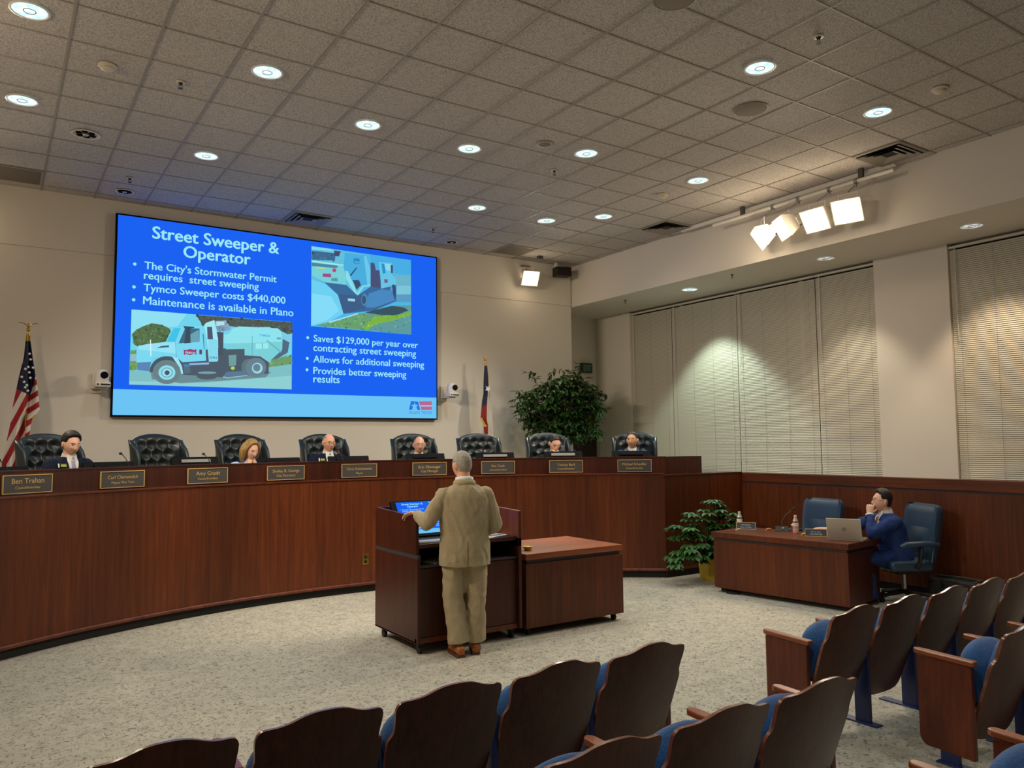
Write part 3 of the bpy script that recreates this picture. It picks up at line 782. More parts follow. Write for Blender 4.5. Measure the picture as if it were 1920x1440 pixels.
# ------------------------------------------------------------------ tufted executive chairs
def tuft_chair(label):
    t = thing('tufted_armchair', label, 'chair', (0, 0, 0), 0, 'tufted wing chairs behind the dais')
    btn = [(0.135 * (i + (0.5 if j % 2 else 0)), 0.60 + 0.115 * j) for j in range(6) for i in range(-3, 4)]
    def top(x): return 1.22 + 0.085 * max(0.0, 1 - (x / 0.30) ** 2) ** 0.75
    btn = [b_ for b_ in btn if abs(b_[0]) < 0.25 and b_[1] < top(b_[0]) - 0.055]
    def front(u, v):
        x = (u - 0.5) * 0.60; z = 0.45 + v * (top(x) - 0.45)
        d = min(math.hypot(x - q[0], z - q[1]) for q in btn)
        y = -0.10 + 0.075 * (x / 0.30) ** 2 - 0.10 * (z - 0.45)
        puff = 0.05 * min(1.0, d / 0.075) ** 0.7
        e = max(0.0, min(1.0, (1 - abs(2 * u - 1)) * 9, (1 - v) * 10))
        return (x, y + puff * e ** 0.5 + 0.02, z)
    def back(u, v):
        p = front(u, v); x = p[0]
        e = max(0.0, min(1.0, (1 - abs(2 * u - 1)) * 8, (1 - v) * 9))
        return (x, -0.10 + 0.075 * (x / 0.30) ** 2 - 0.10 * (p[2] - 0.45) - 0.06 * e ** 0.5, p[2])
    b = MB().grid(front, 54, 60); b.grid(lambda u, v: back(1 - u, v), 54, 30)
    b.cur = 1
    for x, z in btn:
        p = front(x / 0.60 + 0.5, (z - 0.45) / (top(x) - 0.45)); b.ell((x, p[1] + 0.004, z), (0.012, 0.007, 0.012), None, 8, 6)
    b.build('backrest', [M['black_leather'], M['black']], t, smooth=70)
    for e in (-1, 1):
        w = MB()
        rings = []
        for k in range(13):
            z = 0.52 + 0.71 * k / 12
            f = math.sin(min(1.0, (1.23 - z) / 0.16 + 0.02) * math.pi / 2)
            dep = (0.13 + 0.10 * abs(math.sin((z - 0.5) / 0.73 * math.pi)) ** 0.8) * max(0.25, f)
            y0_ = -0.06 - 0.10 * (z - 0.45)
            rings.append([(e * (0.305 + 0.035 * math.cos(q) + 0.03 * math.sin(max(0, q if q < math.pi else 0)) * 0), y0_ + dep / 2 + dep / 2 * math.sin(q), z) for q in [2 * math.pi * i / 16 for i in range(16)]])
        w.loft(rings if e > 0 else [r[::-1] for r in rings])
        w.build('wing', M['black_leather'], t, smooth=60)
        MB().tube([(e * 0.32, -0.08, 0.60), (e * 0.33, 0.10, 0.63), (e * 0.33, 0.32, 0.62), (e * 0.33, 0.36, 0.55)], [0.04, 0.05, 0.05, 0.04], 12).build('arm', M['black_leather'], t, smooth=60)
        MB().box((e * 0.33 - 0.03, -0.02, 0.40), (e * 0.33 + 0.03, 0.30, 0.60)).build('arm_side', M['black_leather'], t, bevel=0.015)
    MB().box((-0.29, -0.10, 0.34), (0.29, 0.42, 0.47)).build('seat', M['black_leather'], t, bevel=0.05, seg=3)
    MB().lathe([(0.035, 0.09), (0.035, 0.34)], 12).build('gas_lift', M['steel'], t, smooth=40)
    st = MB(); ca = MB()
    for k in range(5):
        a = k * 2 * math.pi / 5
        st.tube([(0.03 * math.cos(a), 0.03 * math.sin(a), 0.11), (0.29 * math.cos(a), 0.29 * math.sin(a), 0.075)], [0.03, 0.018], 8)
        ca.tube([(0.29 * math.cos(a) - 0.02 * math.sin(a), 0.29 * math.sin(a) + 0.02 * math.cos(a), 0.03), (0.29 * math.cos(a) + 0.02 * math.sin(a), 0.29 * math.sin(a) - 0.02 * math.cos(a), 0.03)], 0.03, 12)
    st.build('star_base', M['wood_dark'], t, smooth=40); ca.build('caster', M['black'], t, smooth=40)
    return t
CH = [(-24.4, 0, 'tufted black chair of the man with the lilac tie, near the striped flag'), (-14.9, 4, 'empty tufted black chair between the first man and the blonde woman'), (-6.8, 2, 'tufted black chair of the blonde woman'),
      (1.9, 2, 'tufted black chair of the man with glasses and grey tie'), (12.0, 3, 'tufted black chair of the bearded man'), (19.6, 2, 'empty tufted black chair below the lone star flag'),
      (27.7, 0, 'tufted black chair in front of the tall ficus'), (37.9, -3, 'tufted black chair at the right end of the dais')]
proto = tuft_chair(CH[0][2])
for k, (a, tw, lb) in enumerate(CH):
    p = arc(a, 7.38)
    o = proto if k == 0 else dup(proto, lb)
    o.location = (p.x, p.y, PLAT); o.rotation_euler = (0, 0, math.pi - R(a) + R(tw)); o['label'] = lb

# ------------------------------------------------------------------ projection wall display
sx, sz_, sy_ = 3.715, 3.585, 11.55
ds = thing('wall_display', 'large blue wall display showing the street sweeper slide', 'display screen', (sx, sy_, sz_))
HW, HH = 2.415, 1.352
MB().box((-HW - 0.022, 0.008, -HH - 0.022), (HW + 0.022, 0.085, HH + 0.022)).build('bezel', M['screen_dark'], ds)
MB().box((-HW, 0.004, -HH), (HW, 0.009, HH)).build('slide_field', M['scr_blue'], ds)
MB().box((-HW, 0.002, -HH), (HW, 0.0045, -1.008)).build('slide_footer_band', M['scr_band'], ds)
random.seed(5)
def inside(p, poly):
    c = False; n = len(poly)
    for k in range(n):
        a, b_ = poly[k], poly[k - 1]
        if (a[1] > p[1]) != (b_[1] > p[1]) and p[0] < (b_[0] - a[0]) * (p[1] - a[1]) / (b_[1] - a[1]) + a[0]: c = not c
    return c
def picture(name, data, parent):
    b = MB(); cols = []; y = 0.0018
    for col, fl_, n in data:
        P = [(fl_[k], fl_[k + 1]) for k in range(0, len(fl_), 2)]
        ar = sum(P[k - 1][0] * P[k][1] - P[k][0] * P[k - 1][1] for k in range(len(P)))
        if ar < 0: P = P[::-1]
        b.add([(x, y, z) for x, z in P], [tuple(range(len(P)))]); cols.append(lin(col)); y -= 0.00015
        if n:
            xs = [p[0] for p in P]; zs = [p[1] for p in P]; c = lin(col)
            for _ in range(n):
                p = (random.uniform(min(xs), max(xs)), random.uniform(min(zs), max(zs)))
                if not inside(p, P): continue
                r = random.uniform(0.012, 0.03); f = random.uniform(0.55, 1.5)
                q = [(p[0] + r * random.uniform(0.5, 1) * math.cos(t_), y, p[1] + r * random.uniform(0.5, 1) * math.sin(t_)) for t_ in (0, 1.3, 2.6, 3.9, 5.1)]
                b.add(q, [(0, 1, 2, 3, 4)]); cols.append((c[0] * f, c[1] * f, c[2] * f, 1))
            y -= 0.00015
    return b.build(name, M['scr'], parent, colors=cols)
PIC_SIDE =[ ('6fd4ec',[-2.221,.076,-.027,.072,-.025,-.943,-2.226,-.942],0),('8fe0f2',[-2.221,.076,-1.519,.075,-1.635,-.107,-2.22,-.263],0),('56704c',[-2.209,-.262,-2.154,-.196,-2.065,-.139,-1.963,-.094,-1.847,-.104,-1.752,-.141,-1.716,-.19,-1.772,-.334,-1.979,-.397,-2.172,-.409],150),('6f9a5a',[-2.221,-.48,-2.136,-.476,-2.136,-.743,-2.222,-.753],20),('8fbcc8',[-2.22,-.53,-2.138,-.525,-2.139,-.625,-2.22,-.629],0),('505a54',[-1.397,.069,-.027,.069,-.024,-.126,-.232,-.085,-.368,-.026,-.83,-.067,-1.148,-.031,-1.296,-.075,-1.359,.005],160),('7ecde6',[-.177,-.081,-.094,-.117,-.025,-.098,-.03,-.237,-.065,-.253,-.175,-.219],0),('6e9c6a',[-.362,-.503,-.031,-.431,-.029,-.569,-.374,-.626],30),('7fbfc6',[-2.226,-.749,-1.971,-.761,-.374,-.626,-.029,-.562,-.025,-.943,-2.226,-.942],0),('8fd0d4',[-2.223,-.895,-1.256,-.886,-.027,-.734,-.025,-.943,-2.226,-.942],0),('6d8d94',[-1.945,-.86,-1.571,-.903,-1.008,-.845,-.412,-.776,-.333,-.692,-1.971,-.748],0),('4f5d6b',[-1.626,-.517,-1.142,-.386,-.721,-.374,-.362,-.503,-.372,-.721,-1.009,-.799,-1.573,-.782],0),('8fe3ee',[-1.026,-.187,-.956,-.176,-.894,-.092,-.804,-.052,-.246,-.038,-.184,-.081,-.181,-.315,-.361,-.557,-.496,-.469,-.72,-.468,-.721,-.374,-.984,-.396,-.967,-.309,-1.024,-.306],0),('7cd0d8',[-.966,-.312,-.182,-.236,-.181,-.315,-.361,-.557,-.496,-.469,-.72,-.468,-.721,-.374,-.984,-.396],0),('5aa6b4',[-.62,-.173,-.612,-.172,-.607,-.462,-.615,-.462],0),('566b80',[-.169,-.191,-.065,-.239,-.091,-.393,-.227,-.482,-.335,-.515,-.174,-.356],0),('9aeaf0',[-.565,-.284,-.379,-.266,-.378,-.347,-.564,-.365],0),('5f9fb0',[-.479,-.276,-.468,-.275,-.458,-.355,-.468,-.355],0),('6fb4bc',[-.413,-.234,-.393,-.226,-.18,-.384,-.201,-.399],0),('4a5566',[-1.146,-.15,-1.02,-.154,-1.02,-.484,-1.083,-.487,-1.094,-.251],0),('a5eaf2',[-1.284,-.068,-1.26,-.033,-1.149,.015,-1.094,-.251,-1.088,-.566,-1.212,-.586,-1.243,-.287],0),('505a70',[-1.246,-.091,-1.178,-.086,-1.162,-.262,-1.237,-.267],0),('7a98b0',[-1.149,.002,-.998,.023,-.913,-.08,-1.02,-.141,-1.108,-.134],40),('b0e2ee',[-1.123,-.003,-1.01,.006,-1.009,-.047,-1.122,-.069],0),('86daef',[-1.228,-.286,-1.206,-.269,-1.119,-.259,-1.1,-.271,-1.086,-.56,-1.101,-.577,-1.2,-.585,-1.213,-.573],0),('7bd8f0',[-2.149,-.433,-2.036,-.388,-1.841,-.351,-1.783,-.337,-1.705,-.144,-1.587,-.114,-1.515,-.098,-1.284,-.081,-1.25,-.574,-1.565,-.609,-1.625,-.555,-1.803,-.526,-1.941,-.571,-1.974,-.636,-2.144,-.644],0),('96e4f6',[-2.149,-.433,-2.036,-.388,-1.841,-.351,-1.66,-.34,-1.65,-.492,-1.862,-.479,-2.091,-.467],0),('45c2ea',[-1.772,-.334,-1.687,-.143,-1.593,-.127,-1.66,-.333],0),('3e6c80',[-1.618,-.35,-1.538,-.132,-1.347,-.122,-1.343,-.309],0),('6aa4b4',[-1.464,-.211,-1.356,-.138,-1.346,-.307,-1.51,-.33],0),('3d4f60',[-1.563,-.102,-1.418,-.104,-1.418,-.119,-1.472,-.131,-1.46,-.333,-1.546,-.345,-1.526,-.164],0),('4a87a0',[-1.306,-.187,-1.288,-.199,-1.275,-.413,-1.285,-.414],0),('5fb0c8',[-1.663,-.34,-1.654,-.339,-1.65,-.518,-1.637,-.555,-1.647,-.558],0),('5d86b4',[-2.138,-.644,-1.962,-.623,-1.982,-.755,-2.13,-.745],0),('466a80',[-1.898,-.433,-1.84,-.399,-1.741,-.383,-1.741,-.411],0),('a03a66',[-1.55,-.433,-1.52,-.44,-1.466,-.418,-1.412,-.431,-1.384,-.413,-1.382,-.497,-1.411,-.486,-1.465,-.505,-1.519,-.492,-1.545,-.51],0),('5a4a70',[-1.345,-.421,-1.308,-.419,-1.307,-.486,-1.343,-.488],0),('4a5866',[-1.98,-.767,-1.978,-.739,-1.974,-.71,-1.965,-.683,-1.953,-.657,-1.938,-.632,-1.92,-.609,-1.899,-.589,-1.876,-.572,-1.851,-.558,-1.824,-.547,-1.796,-.54,-1.767,-.537,-1.738,-.537,-1.71,-.541,-1.682,-.549,-1.656,-.561,-1.632,-.576,-1.609,-.594,-1.589,-.615,-1.573,-.639,-1.559,-.664,-1.549,-.691,-1.543,-.72,-1.54,-.749,-1.54,-.749],0),('a0e6f4',[-1.697,-.539,-1.625,-.555,-1.569,-.667,-1.549,-.771,-1.573,-.776,-1.599,-.681,-1.66,-.595],0),('6b8288',[-1.583,-.747,-1.587,-.785,-1.6,-.821,-1.62,-.853,-1.648,-.881,-1.682,-.902,-1.719,-.916,-1.759,-.921,-1.798,-.918,-1.836,-.907,-1.87,-.889,-1.898,-.863,-1.92,-.833,-1.933,-.798,-1.939,-.762,-1.935,-.725,-1.923,-.689,-1.903,-.657,-1.876,-.629,-1.843,-.608,-1.806,-.594,-1.766,-.588,-1.726,-.59,-1.688,-.6,-1.654,-.619,-1.625,-.644,-1.603,-.675,-1.589,-.71],0),('8fdcec',[-1.652,-.757,-1.654,-.78,-1.662,-.802,-1.674,-.822,-1.691,-.838,-1.711,-.851,-1.734,-.86,-1.758,-.863,-1.782,-.861,-1.805,-.855,-1.825,-.843,-1.842,-.828,-1.855,-.81,-1.864,-.789,-1.867,-.766,-1.865,-.744,-1.857,-.722,-1.845,-.703,-1.829,-.686,-1.809,-.673,-1.786,-.664,-1.762,-.661,-1.738,-.662,-1.715,-.669,-1.694,-.68,-1.677,-.695,-1.664,-.714,-1.655,-.735],0),('6d9cae',[-1.687,-.759,-1.689,-.774,-1.694,-.789,-1.702,-.802,-1.714,-.814,-1.727,-.822,-1.742,-.828,-1.759,-.83,-1.775,-.829,-1.79,-.825,-1.804,-.817,-1.816,-.807,-1.824,-.794,-1.83,-.78,-1.832,-.765,-1.831,-.75,-1.826,-.735,-1.817,-.722,-1.806,-.711,-1.793,-.702,-1.778,-.696,-1.762,-.694,-1.745,-.695,-1.73,-.699,-1.716,-.707,-1.704,-.717,-1.695,-.73,-1.689,-.744],0),('9be4f0',[-1.699,-.759,-1.7,-.772,-1.705,-.784,-1.712,-.796,-1.721,-.805,-1.733,-.812,-1.745,-.817,-1.759,-.819,-1.772,-.818,-1.785,-.814,-1.797,-.808,-1.807,-.799,-1.814,-.789,-1.819,-.777,-1.821,-.764,-1.819,-.752,-1.815,-.74,-1.808,-.729,-1.799,-.719,-1.787,-.712,-1.775,-.707,-1.761,-.705,-1.748,-.706,-1.735,-.71,-1.723,-.716,-1.713,-.724,-1.706,-.735,-1.701,-.747],0),('49586a',[-1.725,-.763,-1.726,-.77,-1.728,-.777,-1.732,-.784,-1.737,-.789,-1.743,-.793,-1.75,-.796,-1.757,-.797,-1.764,-.797,-1.771,-.795,-1.777,-.791,-1.783,-.786,-1.787,-.78,-1.789,-.773,-1.79,-.766,-1.79,-.758,-1.787,-.751,-1.784,-.745,-1.779,-.74,-1.772,-.735,-1.766,-.733,-1.758,-.732,-1.751,-.732,-1.744,-.734,-1.738,-.738,-1.732,-.743,-1.728,-.749,-1.726,-.756],0),('5f7880',[-.567,-.634,-.569,-.661,-.576,-.687,-.587,-.711,-.602,-.73,-.621,-.746,-.641,-.755,-.663,-.759,-.685,-.757,-.706,-.749,-.724,-.735,-.74,-.717,-.752,-.695,-.759,-.67,-.762,-.643,-.76,-.617,-.753,-.591,-.742,-.568,-.727,-.548,-.709,-.533,-.688,-.523,-.667,-.519,-.645,-.52,-.624,-.528,-.605,-.542,-.589,-.56,-.577,-.582,-.569,-.608],0),('6a8290',[-.409,-.63,-.412,-.662,-.423,-.692,-.44,-.72,-.463,-.743,-.491,-.761,-.522,-.773,-.555,-.778,-.588,-.775,-.619,-.766,-.647,-.751,-.671,-.729,-.689,-.703,-.7,-.674,-.704,-.643,-.701,-.612,-.69,-.582,-.673,-.554,-.651,-.531,-.623,-.513,-.592,-.501,-.559,-.496,-.526,-.497,-.495,-.506,-.466,-.522,-.442,-.543,-.424,-.569,-.413,-.599],0),('9adfec',[-.46,-.643,-.462,-.661,-.468,-.677,-.477,-.693,-.489,-.706,-.503,-.715,-.519,-.722,-.536,-.725,-.553,-.723,-.569,-.718,-.584,-.71,-.596,-.698,-.606,-.683,-.612,-.667,-.614,-.65,-.612,-.633,-.607,-.616,-.598,-.601,-.586,-.588,-.572,-.578,-.555,-.571,-.538,-.569,-.521,-.57,-.505,-.575,-.49,-.583,-.478,-.595,-.469,-.61,-.463,-.626],0),('6d8290',[-.491,-.638,-.492,-.65,-.496,-.663,-.502,-.674,-.51,-.683,-.52,-.69,-.531,-.695,-.543,-.697,-.555,-.696,-.566,-.692,-.576,-.686,-.585,-.677,-.591,-.667,-.595,-.655,-.597,-.643,-.596,-.63,-.592,-.618,-.586,-.607,-.578,-.598,-.568,-.59,-.557,-.586,-.545,-.584,-.533,-.585,-.522,-.588,-.512,-.594,-.503,-.603,-.497,-.613,-.493,-.625],0),('4f5f68',[-1.094,-.789,-1.098,-.799,-1.108,-.809,-1.124,-.818,-1.146,-.826,-1.172,-.832,-1.202,-.836,-1.232,-.839,-1.263,-.839,-1.292,-.837,-1.318,-.832,-1.34,-.826,-1.357,-.818,-1.367,-.81,-1.37,-.8,-1.367,-.79,-1.357,-.78,-1.341,-.771,-1.32,-.764,-1.294,-.757,-1.265,-.753,-1.234,-.75,-1.203,-.75,-1.174,-.752,-1.147,-.757,-1.125,-.763,-1.108,-.77,-1.098,-.779],0),('7aa2b0',[-1.11,-.738,-1.113,-.742,-1.122,-.746,-1.137,-.75,-1.157,-.754,-1.18,-.757,-1.206,-.759,-1.234,-.761,-1.261,-.762,-1.287,-.761,-1.311,-.76,-1.33,-.758,-1.345,-.755,-1.354,-.752,-1.357,-.748,-1.354,-.744,-1.345,-.739,-1.33,-.735,-1.311,-.732,-1.288,-.729,-1.262,-.726,-1.235,-.725,-1.207,-.724,-1.181,-.724,-1.157,-.725,-1.138,-.727,-1.123,-.73,-1.113,-.734],0),('5b7a94',[-1.021,-.793,-.972,-.719,-.716,-.695,-.676,-.753,-.958,-.808],0),('9cc4d0',[-1.021,-.799,-.958,-.813,-.676,-.762,-.676,-.752,-.958,-.8,-1.011,-.786],0),('8fb8e8',[-1.474,-.622,-1.212,-.596,-1.212,-.625,-1.474,-.647],0),('58707c',[-1.552,-.634,-1.468,-.637,-1.454,-.752,-1.537,-.768],0),('4a88b8',[-1.54,-.64,-1.474,-.637,-1.477,-.669,-1.533,-.672],0),('6fa0a0',[-.945,-.48,-.836,-.467,-.84,-.62,-.935,-.638],0),('b8d840',[-.856,-.661,-.857,-.666,-.859,-.671,-.862,-.676,-.866,-.68,-.872,-.683,-.877,-.685,-.884,-.686,-.89,-.686,-.896,-.684,-.901,-.681,-.906,-.678,-.909,-.674,-.911,-.669,-.912,-.663,-.912,-.658,-.91,-.653,-.906,-.648,-.902,-.644,-.897,-.641,-.891,-.639,-.884,-.638,-.878,-.639,-.872,-.64,-.867,-.643,-.862,-.646,-.859,-.651,-.857,-.656],0),('e6f6f4',[-1.983,-.322,-1.972,-.321,-1.962,-.547,-1.973,-.548],0) ]
PIC_REAR =[ ('50b6e4',[.258,1.274,1.946,1.261,1.949,.017,.263,.031],0),('48aee4',[1.229,1.265,1.946,1.261,1.946,1.007,1.23,1.019],0),('6ab4cc',[1.642,.985,1.946,.995,1.946,.825,1.642,.799],0),('7cc4dc',[1.655,.8,1.946,.83,1.946,.689,1.655,.655],0),('5a9cc4',[1.655,.655,1.946,.689,1.946,.555,1.655,.534],0),('62c0dc',[.258,1.268,.6,1.269,.819,1.264,1.151,1.243,1.23,.996,1.231,.756,1.117,.733,1.011,.576,.823,.725,.48,.733,.263,.754],0),('3f6a90',[.263,1.203,.646,1.208,.636,1.095,.264,1.061],30),('8ad4ea',[.258,1.268,.6,1.269,.6,1.235,.258,1.224],0),('504a70',[.623,1.25,.732,1.252,.698,1.164,.624,1.166],0),('78d0d8',[.264,1.05,.798,1.014,.823,.736,.48,.733,.267,.82],0),('a8e8e8',[.264,1.05,.774,1.045,.775,1.024,.265,1.028],0),('4a88a0',[.265,1.017,.682,1.017,.671,.977,.265,.962],0),('c8d860',[.326,.958,.466,.958,.464,.939,.327,.94],0),('4aaede',[.796,1.238,1.151,1.238,1.23,1.007,1.231,.756,1.058,.727,.822,.859,.775,1.011],0),('6cc8ec',[1.115,1.222,1.151,1.232,1.23,1.007,1.231,.768,1.177,.762],0),('c0407a',[.658,.942,.657,.934,.654,.928,.651,.921,.646,.916,.64,.911,.633,.908,.626,.907,.619,.907,.612,.908,.606,.911,.601,.916,.597,.921,.594,.927,.594,.934,.594,.941,.597,.948,.6,.954,.605,.96,.611,.964,.618,.967,.625,.969,.632,.969,.639,.967,.645,.964,.65,.96,.654,.955,.657,.948],0),('a0508a',[.439,.867,.575,.877,.575,.821,.439,.815],0),('2a88c4',[.943,1.169,1.044,1.174,1.044,1.09,.944,1.087],0),('8adce8',[.81,.948,.845,.952,1.011,.609,.982,.584,.822,.815],0),('8adce8',[1.231,.779,1.231,.751,1.117,.728,1.017,.576,.999,.608,1.093,.742],0),('3a4f70',[.928,.815,1.034,.826,1.07,.751,.993,.664],0),('2f5878',[.88,.888,.991,1.031,1.003,1.015,.898,.873],0),('4a5278',[1.23,1.133,1.296,1.13,1.321,1.018,1.406,1.028,1.407,.729,1.231,.745],0),('66c4e4',[1.369,1.161,1.604,1.167,1.592,.991,1.68,.907,1.667,.802,1.42,.718],0),('2a90c8',[1.418,1.139,1.468,1.139,1.493,.991,1.443,.974],0),('8cd8f0',[1.468,1.144,1.592,1.148,1.579,1.036,1.499,1.038],0),('42506e',[1.579,1.135,1.619,1.133,1.619,1.006,1.586,1.002],0),('7a5a90',[1.468,.89,1.53,.891,1.524,.833,1.468,.833],0),('3c6a9a',[.468,.732,.823,.725,1.011,.576,1.237,.746,1.42,.73,1.68,.814,1.68,.548,1.299,.364,.78,.264,.686,.555],0),('3f5f88',[.686,.566,1.011,.576,1.178,.626,1.131,.372,.78,.275],0),('4f86b4',[1.188,.525,1.186,.502,1.182,.481,1.175,.461,1.166,.445,1.156,.432,1.143,.423,1.131,.42,1.118,.421,1.106,.427,1.095,.438,1.086,.453,1.079,.471,1.075,.492,1.073,.514,1.074,.536,1.079,.558,1.085,.577,1.094,.594,1.105,.607,1.117,.615,1.13,.619,1.143,.618,1.155,.611,1.166,.601,1.175,.586,1.182,.567,1.186,.547],0),('3a5878',[1.154,.521,1.153,.506,1.151,.492,1.147,.478,1.141,.467,1.134,.458,1.127,.453,1.119,.45,1.111,.451,1.103,.456,1.096,.463,1.091,.473,1.086,.486,1.084,.5,1.083,.515,1.083,.53,1.086,.545,1.09,.558,1.096,.569,1.103,.578,1.11,.584,1.118,.586,1.126,.585,1.134,.581,1.14,.573,1.146,.563,1.15,.551,1.153,.537],0),('38507a',[1.675,.698,1.674,.669,1.67,.642,1.665,.617,1.657,.596,1.648,.58,1.638,.57,1.628,.566,1.617,.568,1.607,.576,1.598,.591,1.591,.61,1.585,.634,1.581,.66,1.58,.688,1.581,.717,1.585,.744,1.59,.769,1.598,.79,1.607,.806,1.617,.816,1.627,.821,1.638,.818,1.648,.81,1.657,.796,1.664,.776,1.67,.753,1.674,.726],0),('5a9cc4',[1.615,.692,1.614,.669,1.613,.646,1.61,.626,1.607,.61,1.602,.597,1.598,.589,1.593,.586,1.588,.588,1.583,.595,1.579,.607,1.575,.623,1.572,.643,1.571,.664,1.57,.687,1.571,.711,1.572,.733,1.575,.753,1.578,.77,1.583,.782,1.587,.791,1.592,.794,1.597,.792,1.602,.784,1.606,.772,1.61,.756,1.613,.737,1.614,.715],0),('4a88c0',[1.202,.628,1.42,.718,1.605,.714,1.655,.557,1.299,.41,1.155,.397],0),('9cd8ea',[.853,.516,.97,.516,.965,.476,.848,.476],0),('6ed0f2',[.263,.754,.48,.711,.686,.555,.78,.264,.541,.118,.263,.031],0),('84dcf8',[.265,.536,.572,.522,.71,.314,.518,.143,.263,.042],0),('5f9a9c',[.34,.048,1.036,.291,1.299,.319,1.668,.477,1.946,.502,1.949,.017],120),('6aa070',[.34,.048,1.036,.291,1.251,.292,1.121,.033],60),('3a5560',[1.131,.316,1.605,.466,1.819,.455,1.895,.415,1.668,.309,1.36,.301],20),('7cb444',[1.121,.045,1.18,.151,1.299,.273,1.544,.293,1.731,.332,1.946,.408,1.946,.35,1.606,.218,1.3,.137,1.18,.038],50),('a0e0f0',[.541,.123,1.013,.295,1.025,.279,.552,.102],0) ]
PIC_LOGO =[ ('2f6fe0',[1.949,-1.074,2.076,-1.082,2.112,-1.221,2.065,-1.218,2.044,-1.169,2.076,-1.133,2.026,-1.132,2.012,-1.087,1.999,-1.133,1.949,-1.136,1.981,-1.166,1.967,-1.217,1.911,-1.218],0),('b8688c',[2.09,-1.075,2.329,-1.07,2.329,-1.133,2.11,-1.137],0),('d8a8d0',[2.112,-1.141,2.329,-1.139,2.329,-1.155,2.117,-1.157],0),('b8688c',[2.119,-1.162,2.329,-1.159,2.329,-1.214,2.135,-1.217],0) ]
LINES=[ ('Street Sweeper &',(-1.983, 1.093),(-0.243, 1.082)),('Operator',(-1.577, 0.862),(-0.659, 0.884)),("The City's Stormwater Permit",(-2.074, 0.648),(-0.272, 0.652)),('requires  street sweeping',(-2.077, 0.505),(-0.532, 0.519)),('Tymco Sweeper costs $440,000',(-2.077, 0.333),(-0.135, 0.348)),('Maintenance is available in Plano',(-2.08, 0.157),(-0.011, 0.165)),('Saves $129,000 per year over',(0.308, -0.198),(2.07, -0.198)),('contracting street sweeping',(0.304, -0.34),(2.037, -0.347)),('Allows for additional sweeping',(0.306, -0.514),(2.184, -0.522)),('Provides better sweeping',(0.308, -0.693),(1.86, -0.694)),('results',(0.309, -0.823),(0.724, -0.823)) ]
BULL= [(-2.196, 0.7), (-2.198, 0.385), (-2.198, 0.209), (0.214, -0.147), (0.211, -0.464), (0.208, -0.638)]
BAND= [(-2.409, -1.0), (2.414, -1.017)]
XT= {'tymco': [(-0.514, -0.183), (-0.36, -0.173)], 'frisco': [(-1.534, -0.492), (-1.392, -0.485)], 'n1': [(-1.207, -0.54), (-1.101, -0.534)], 'n600': [(-0.258, -0.203), (-0.196, -0.199)], 'r600': [(0.576, 0.766), (0.678, 0.771)], 'rt': [(0.952, 1.1), (1.038, 1.108)], 'allen': [(1.909, -1.283), (2.331, -1.278)]}

pa = picture('truck_side_picture', PIC_SIDE, ds); pb = picture('truck_rear_picture', PIC_REAR, ds); pc = picture('city_logo', PIC_LOGO, ds)
RX = Matrix.Rotation(R(90), 4, 'X')
def slide_text(body, x, z, w, m, par, bold=0.018, y=-0.0125, al='LEFT', sq=None):
    return text_mesh('lettering', body, w, 0, Matrix.Translation((x, y, z)) @ RX, m, par, al, bold, sq)
for body, a, b_ in LINES:
    slide_text(body, a[0], (a[1] + b_[1]) / 2, b_[0] - a[0], M['scr_text'], ds, 0.024 if a[1] > 0.8 else 0.016, 0.0015)
bl = MB()
for x, z in BULL: bl.lathe([(0.022, 0), (0.001, 0.001)], 14, M=TR((x, 0.0015, z), 0, R(90)))
bl.build('bullets', M['scr_text'], ds)
slide_text('TYMCO', -0.514, -0.178, 0.155, emit('tymco_blue', '2aa4d8'), pa, 0.03, -0.0125)
slide_text('FRISCO', -1.528, -0.487, 0.13, M['scr_text'], pa, 0.03, -0.0125)
slide_text('21912', -1.207, -0.54, 0.10, M['scr_text_d'], pa, 0.02, -0.0125)
slide_text('600', -0.258, -0.203, 0.06, M['scr_text_d'], pa, 0.02, -0.0125)
slide_text('600', 0.576, 0.766, 0.10, M['scr_text_d'], pb, 0.02, -0.0125)
slide_text('TYMCO', 0.952, 1.10, 0.086, M['scr_text'], pb, 0.01, -0.0125)
slide_text('ALLEN TEXAS', 1.909, -1.283, 0.42, M['scr_logo'], pc, 0.0, 0.0005)

# ------------------------------------------------------------------ ptz cameras
def ptz(x, label, turn):
    t = thing('wall_camera', label, 'camera', (x, 11.40, 2.62), R(turn), 'white pan tilt cameras beside the screen')
    MB().box((-0.07, -0.02, -0.05), (0.07, 0.235, -0.035)).box((-0.06, 0.215, -0.10), (0.06, 0.238, 0.16)).build('wall_bracket', M['offwhite'], t, bevel=0.004)
    MB().box((-0.095, -0.085, -0.035), (0.095, 0.085, 0.035)).build('base', M['cam_white'], t, bevel=0.02, seg=3)
    MB().box((-0.03, -0.0875, -0.012), (0.085, -0.083, 0.008)).box((-0.075, -0.0875, -0.012), (-0.05, -0.083, 0.008)).build('sensor_window', M['black'], t)
    MB().loft([[(w_ * math.cos(q) if True else 0, d_ * math.sin(q), z) for q in [2 * math.pi * i / 24 for i in range(24)]] for w_, d_, z in [(0.088, 0.075, 0.035), (0.086, 0.075, 0.10), (0.075, 0.07, 0.155), (0.05, 0.05, 0.19), (0.01, 0.01, 0.20)]]).build('head', M['cam_white'], t, smooth=60)
    MB().lathe([(0.046, 0.0), (0.046, 0.03), (0.036, 0.035), (0.001, 0.028)], 24, M=TR((0.012, -0.062, 0.12), 0, R(90))).build('lens', M['screen_dark'], t, smooth=40)
ptz(1.145, 'white pan tilt camera left of the wall display', 8)
ptz(6.335, 'white pan tilt camera between the wall display and the lone star flag', 8)

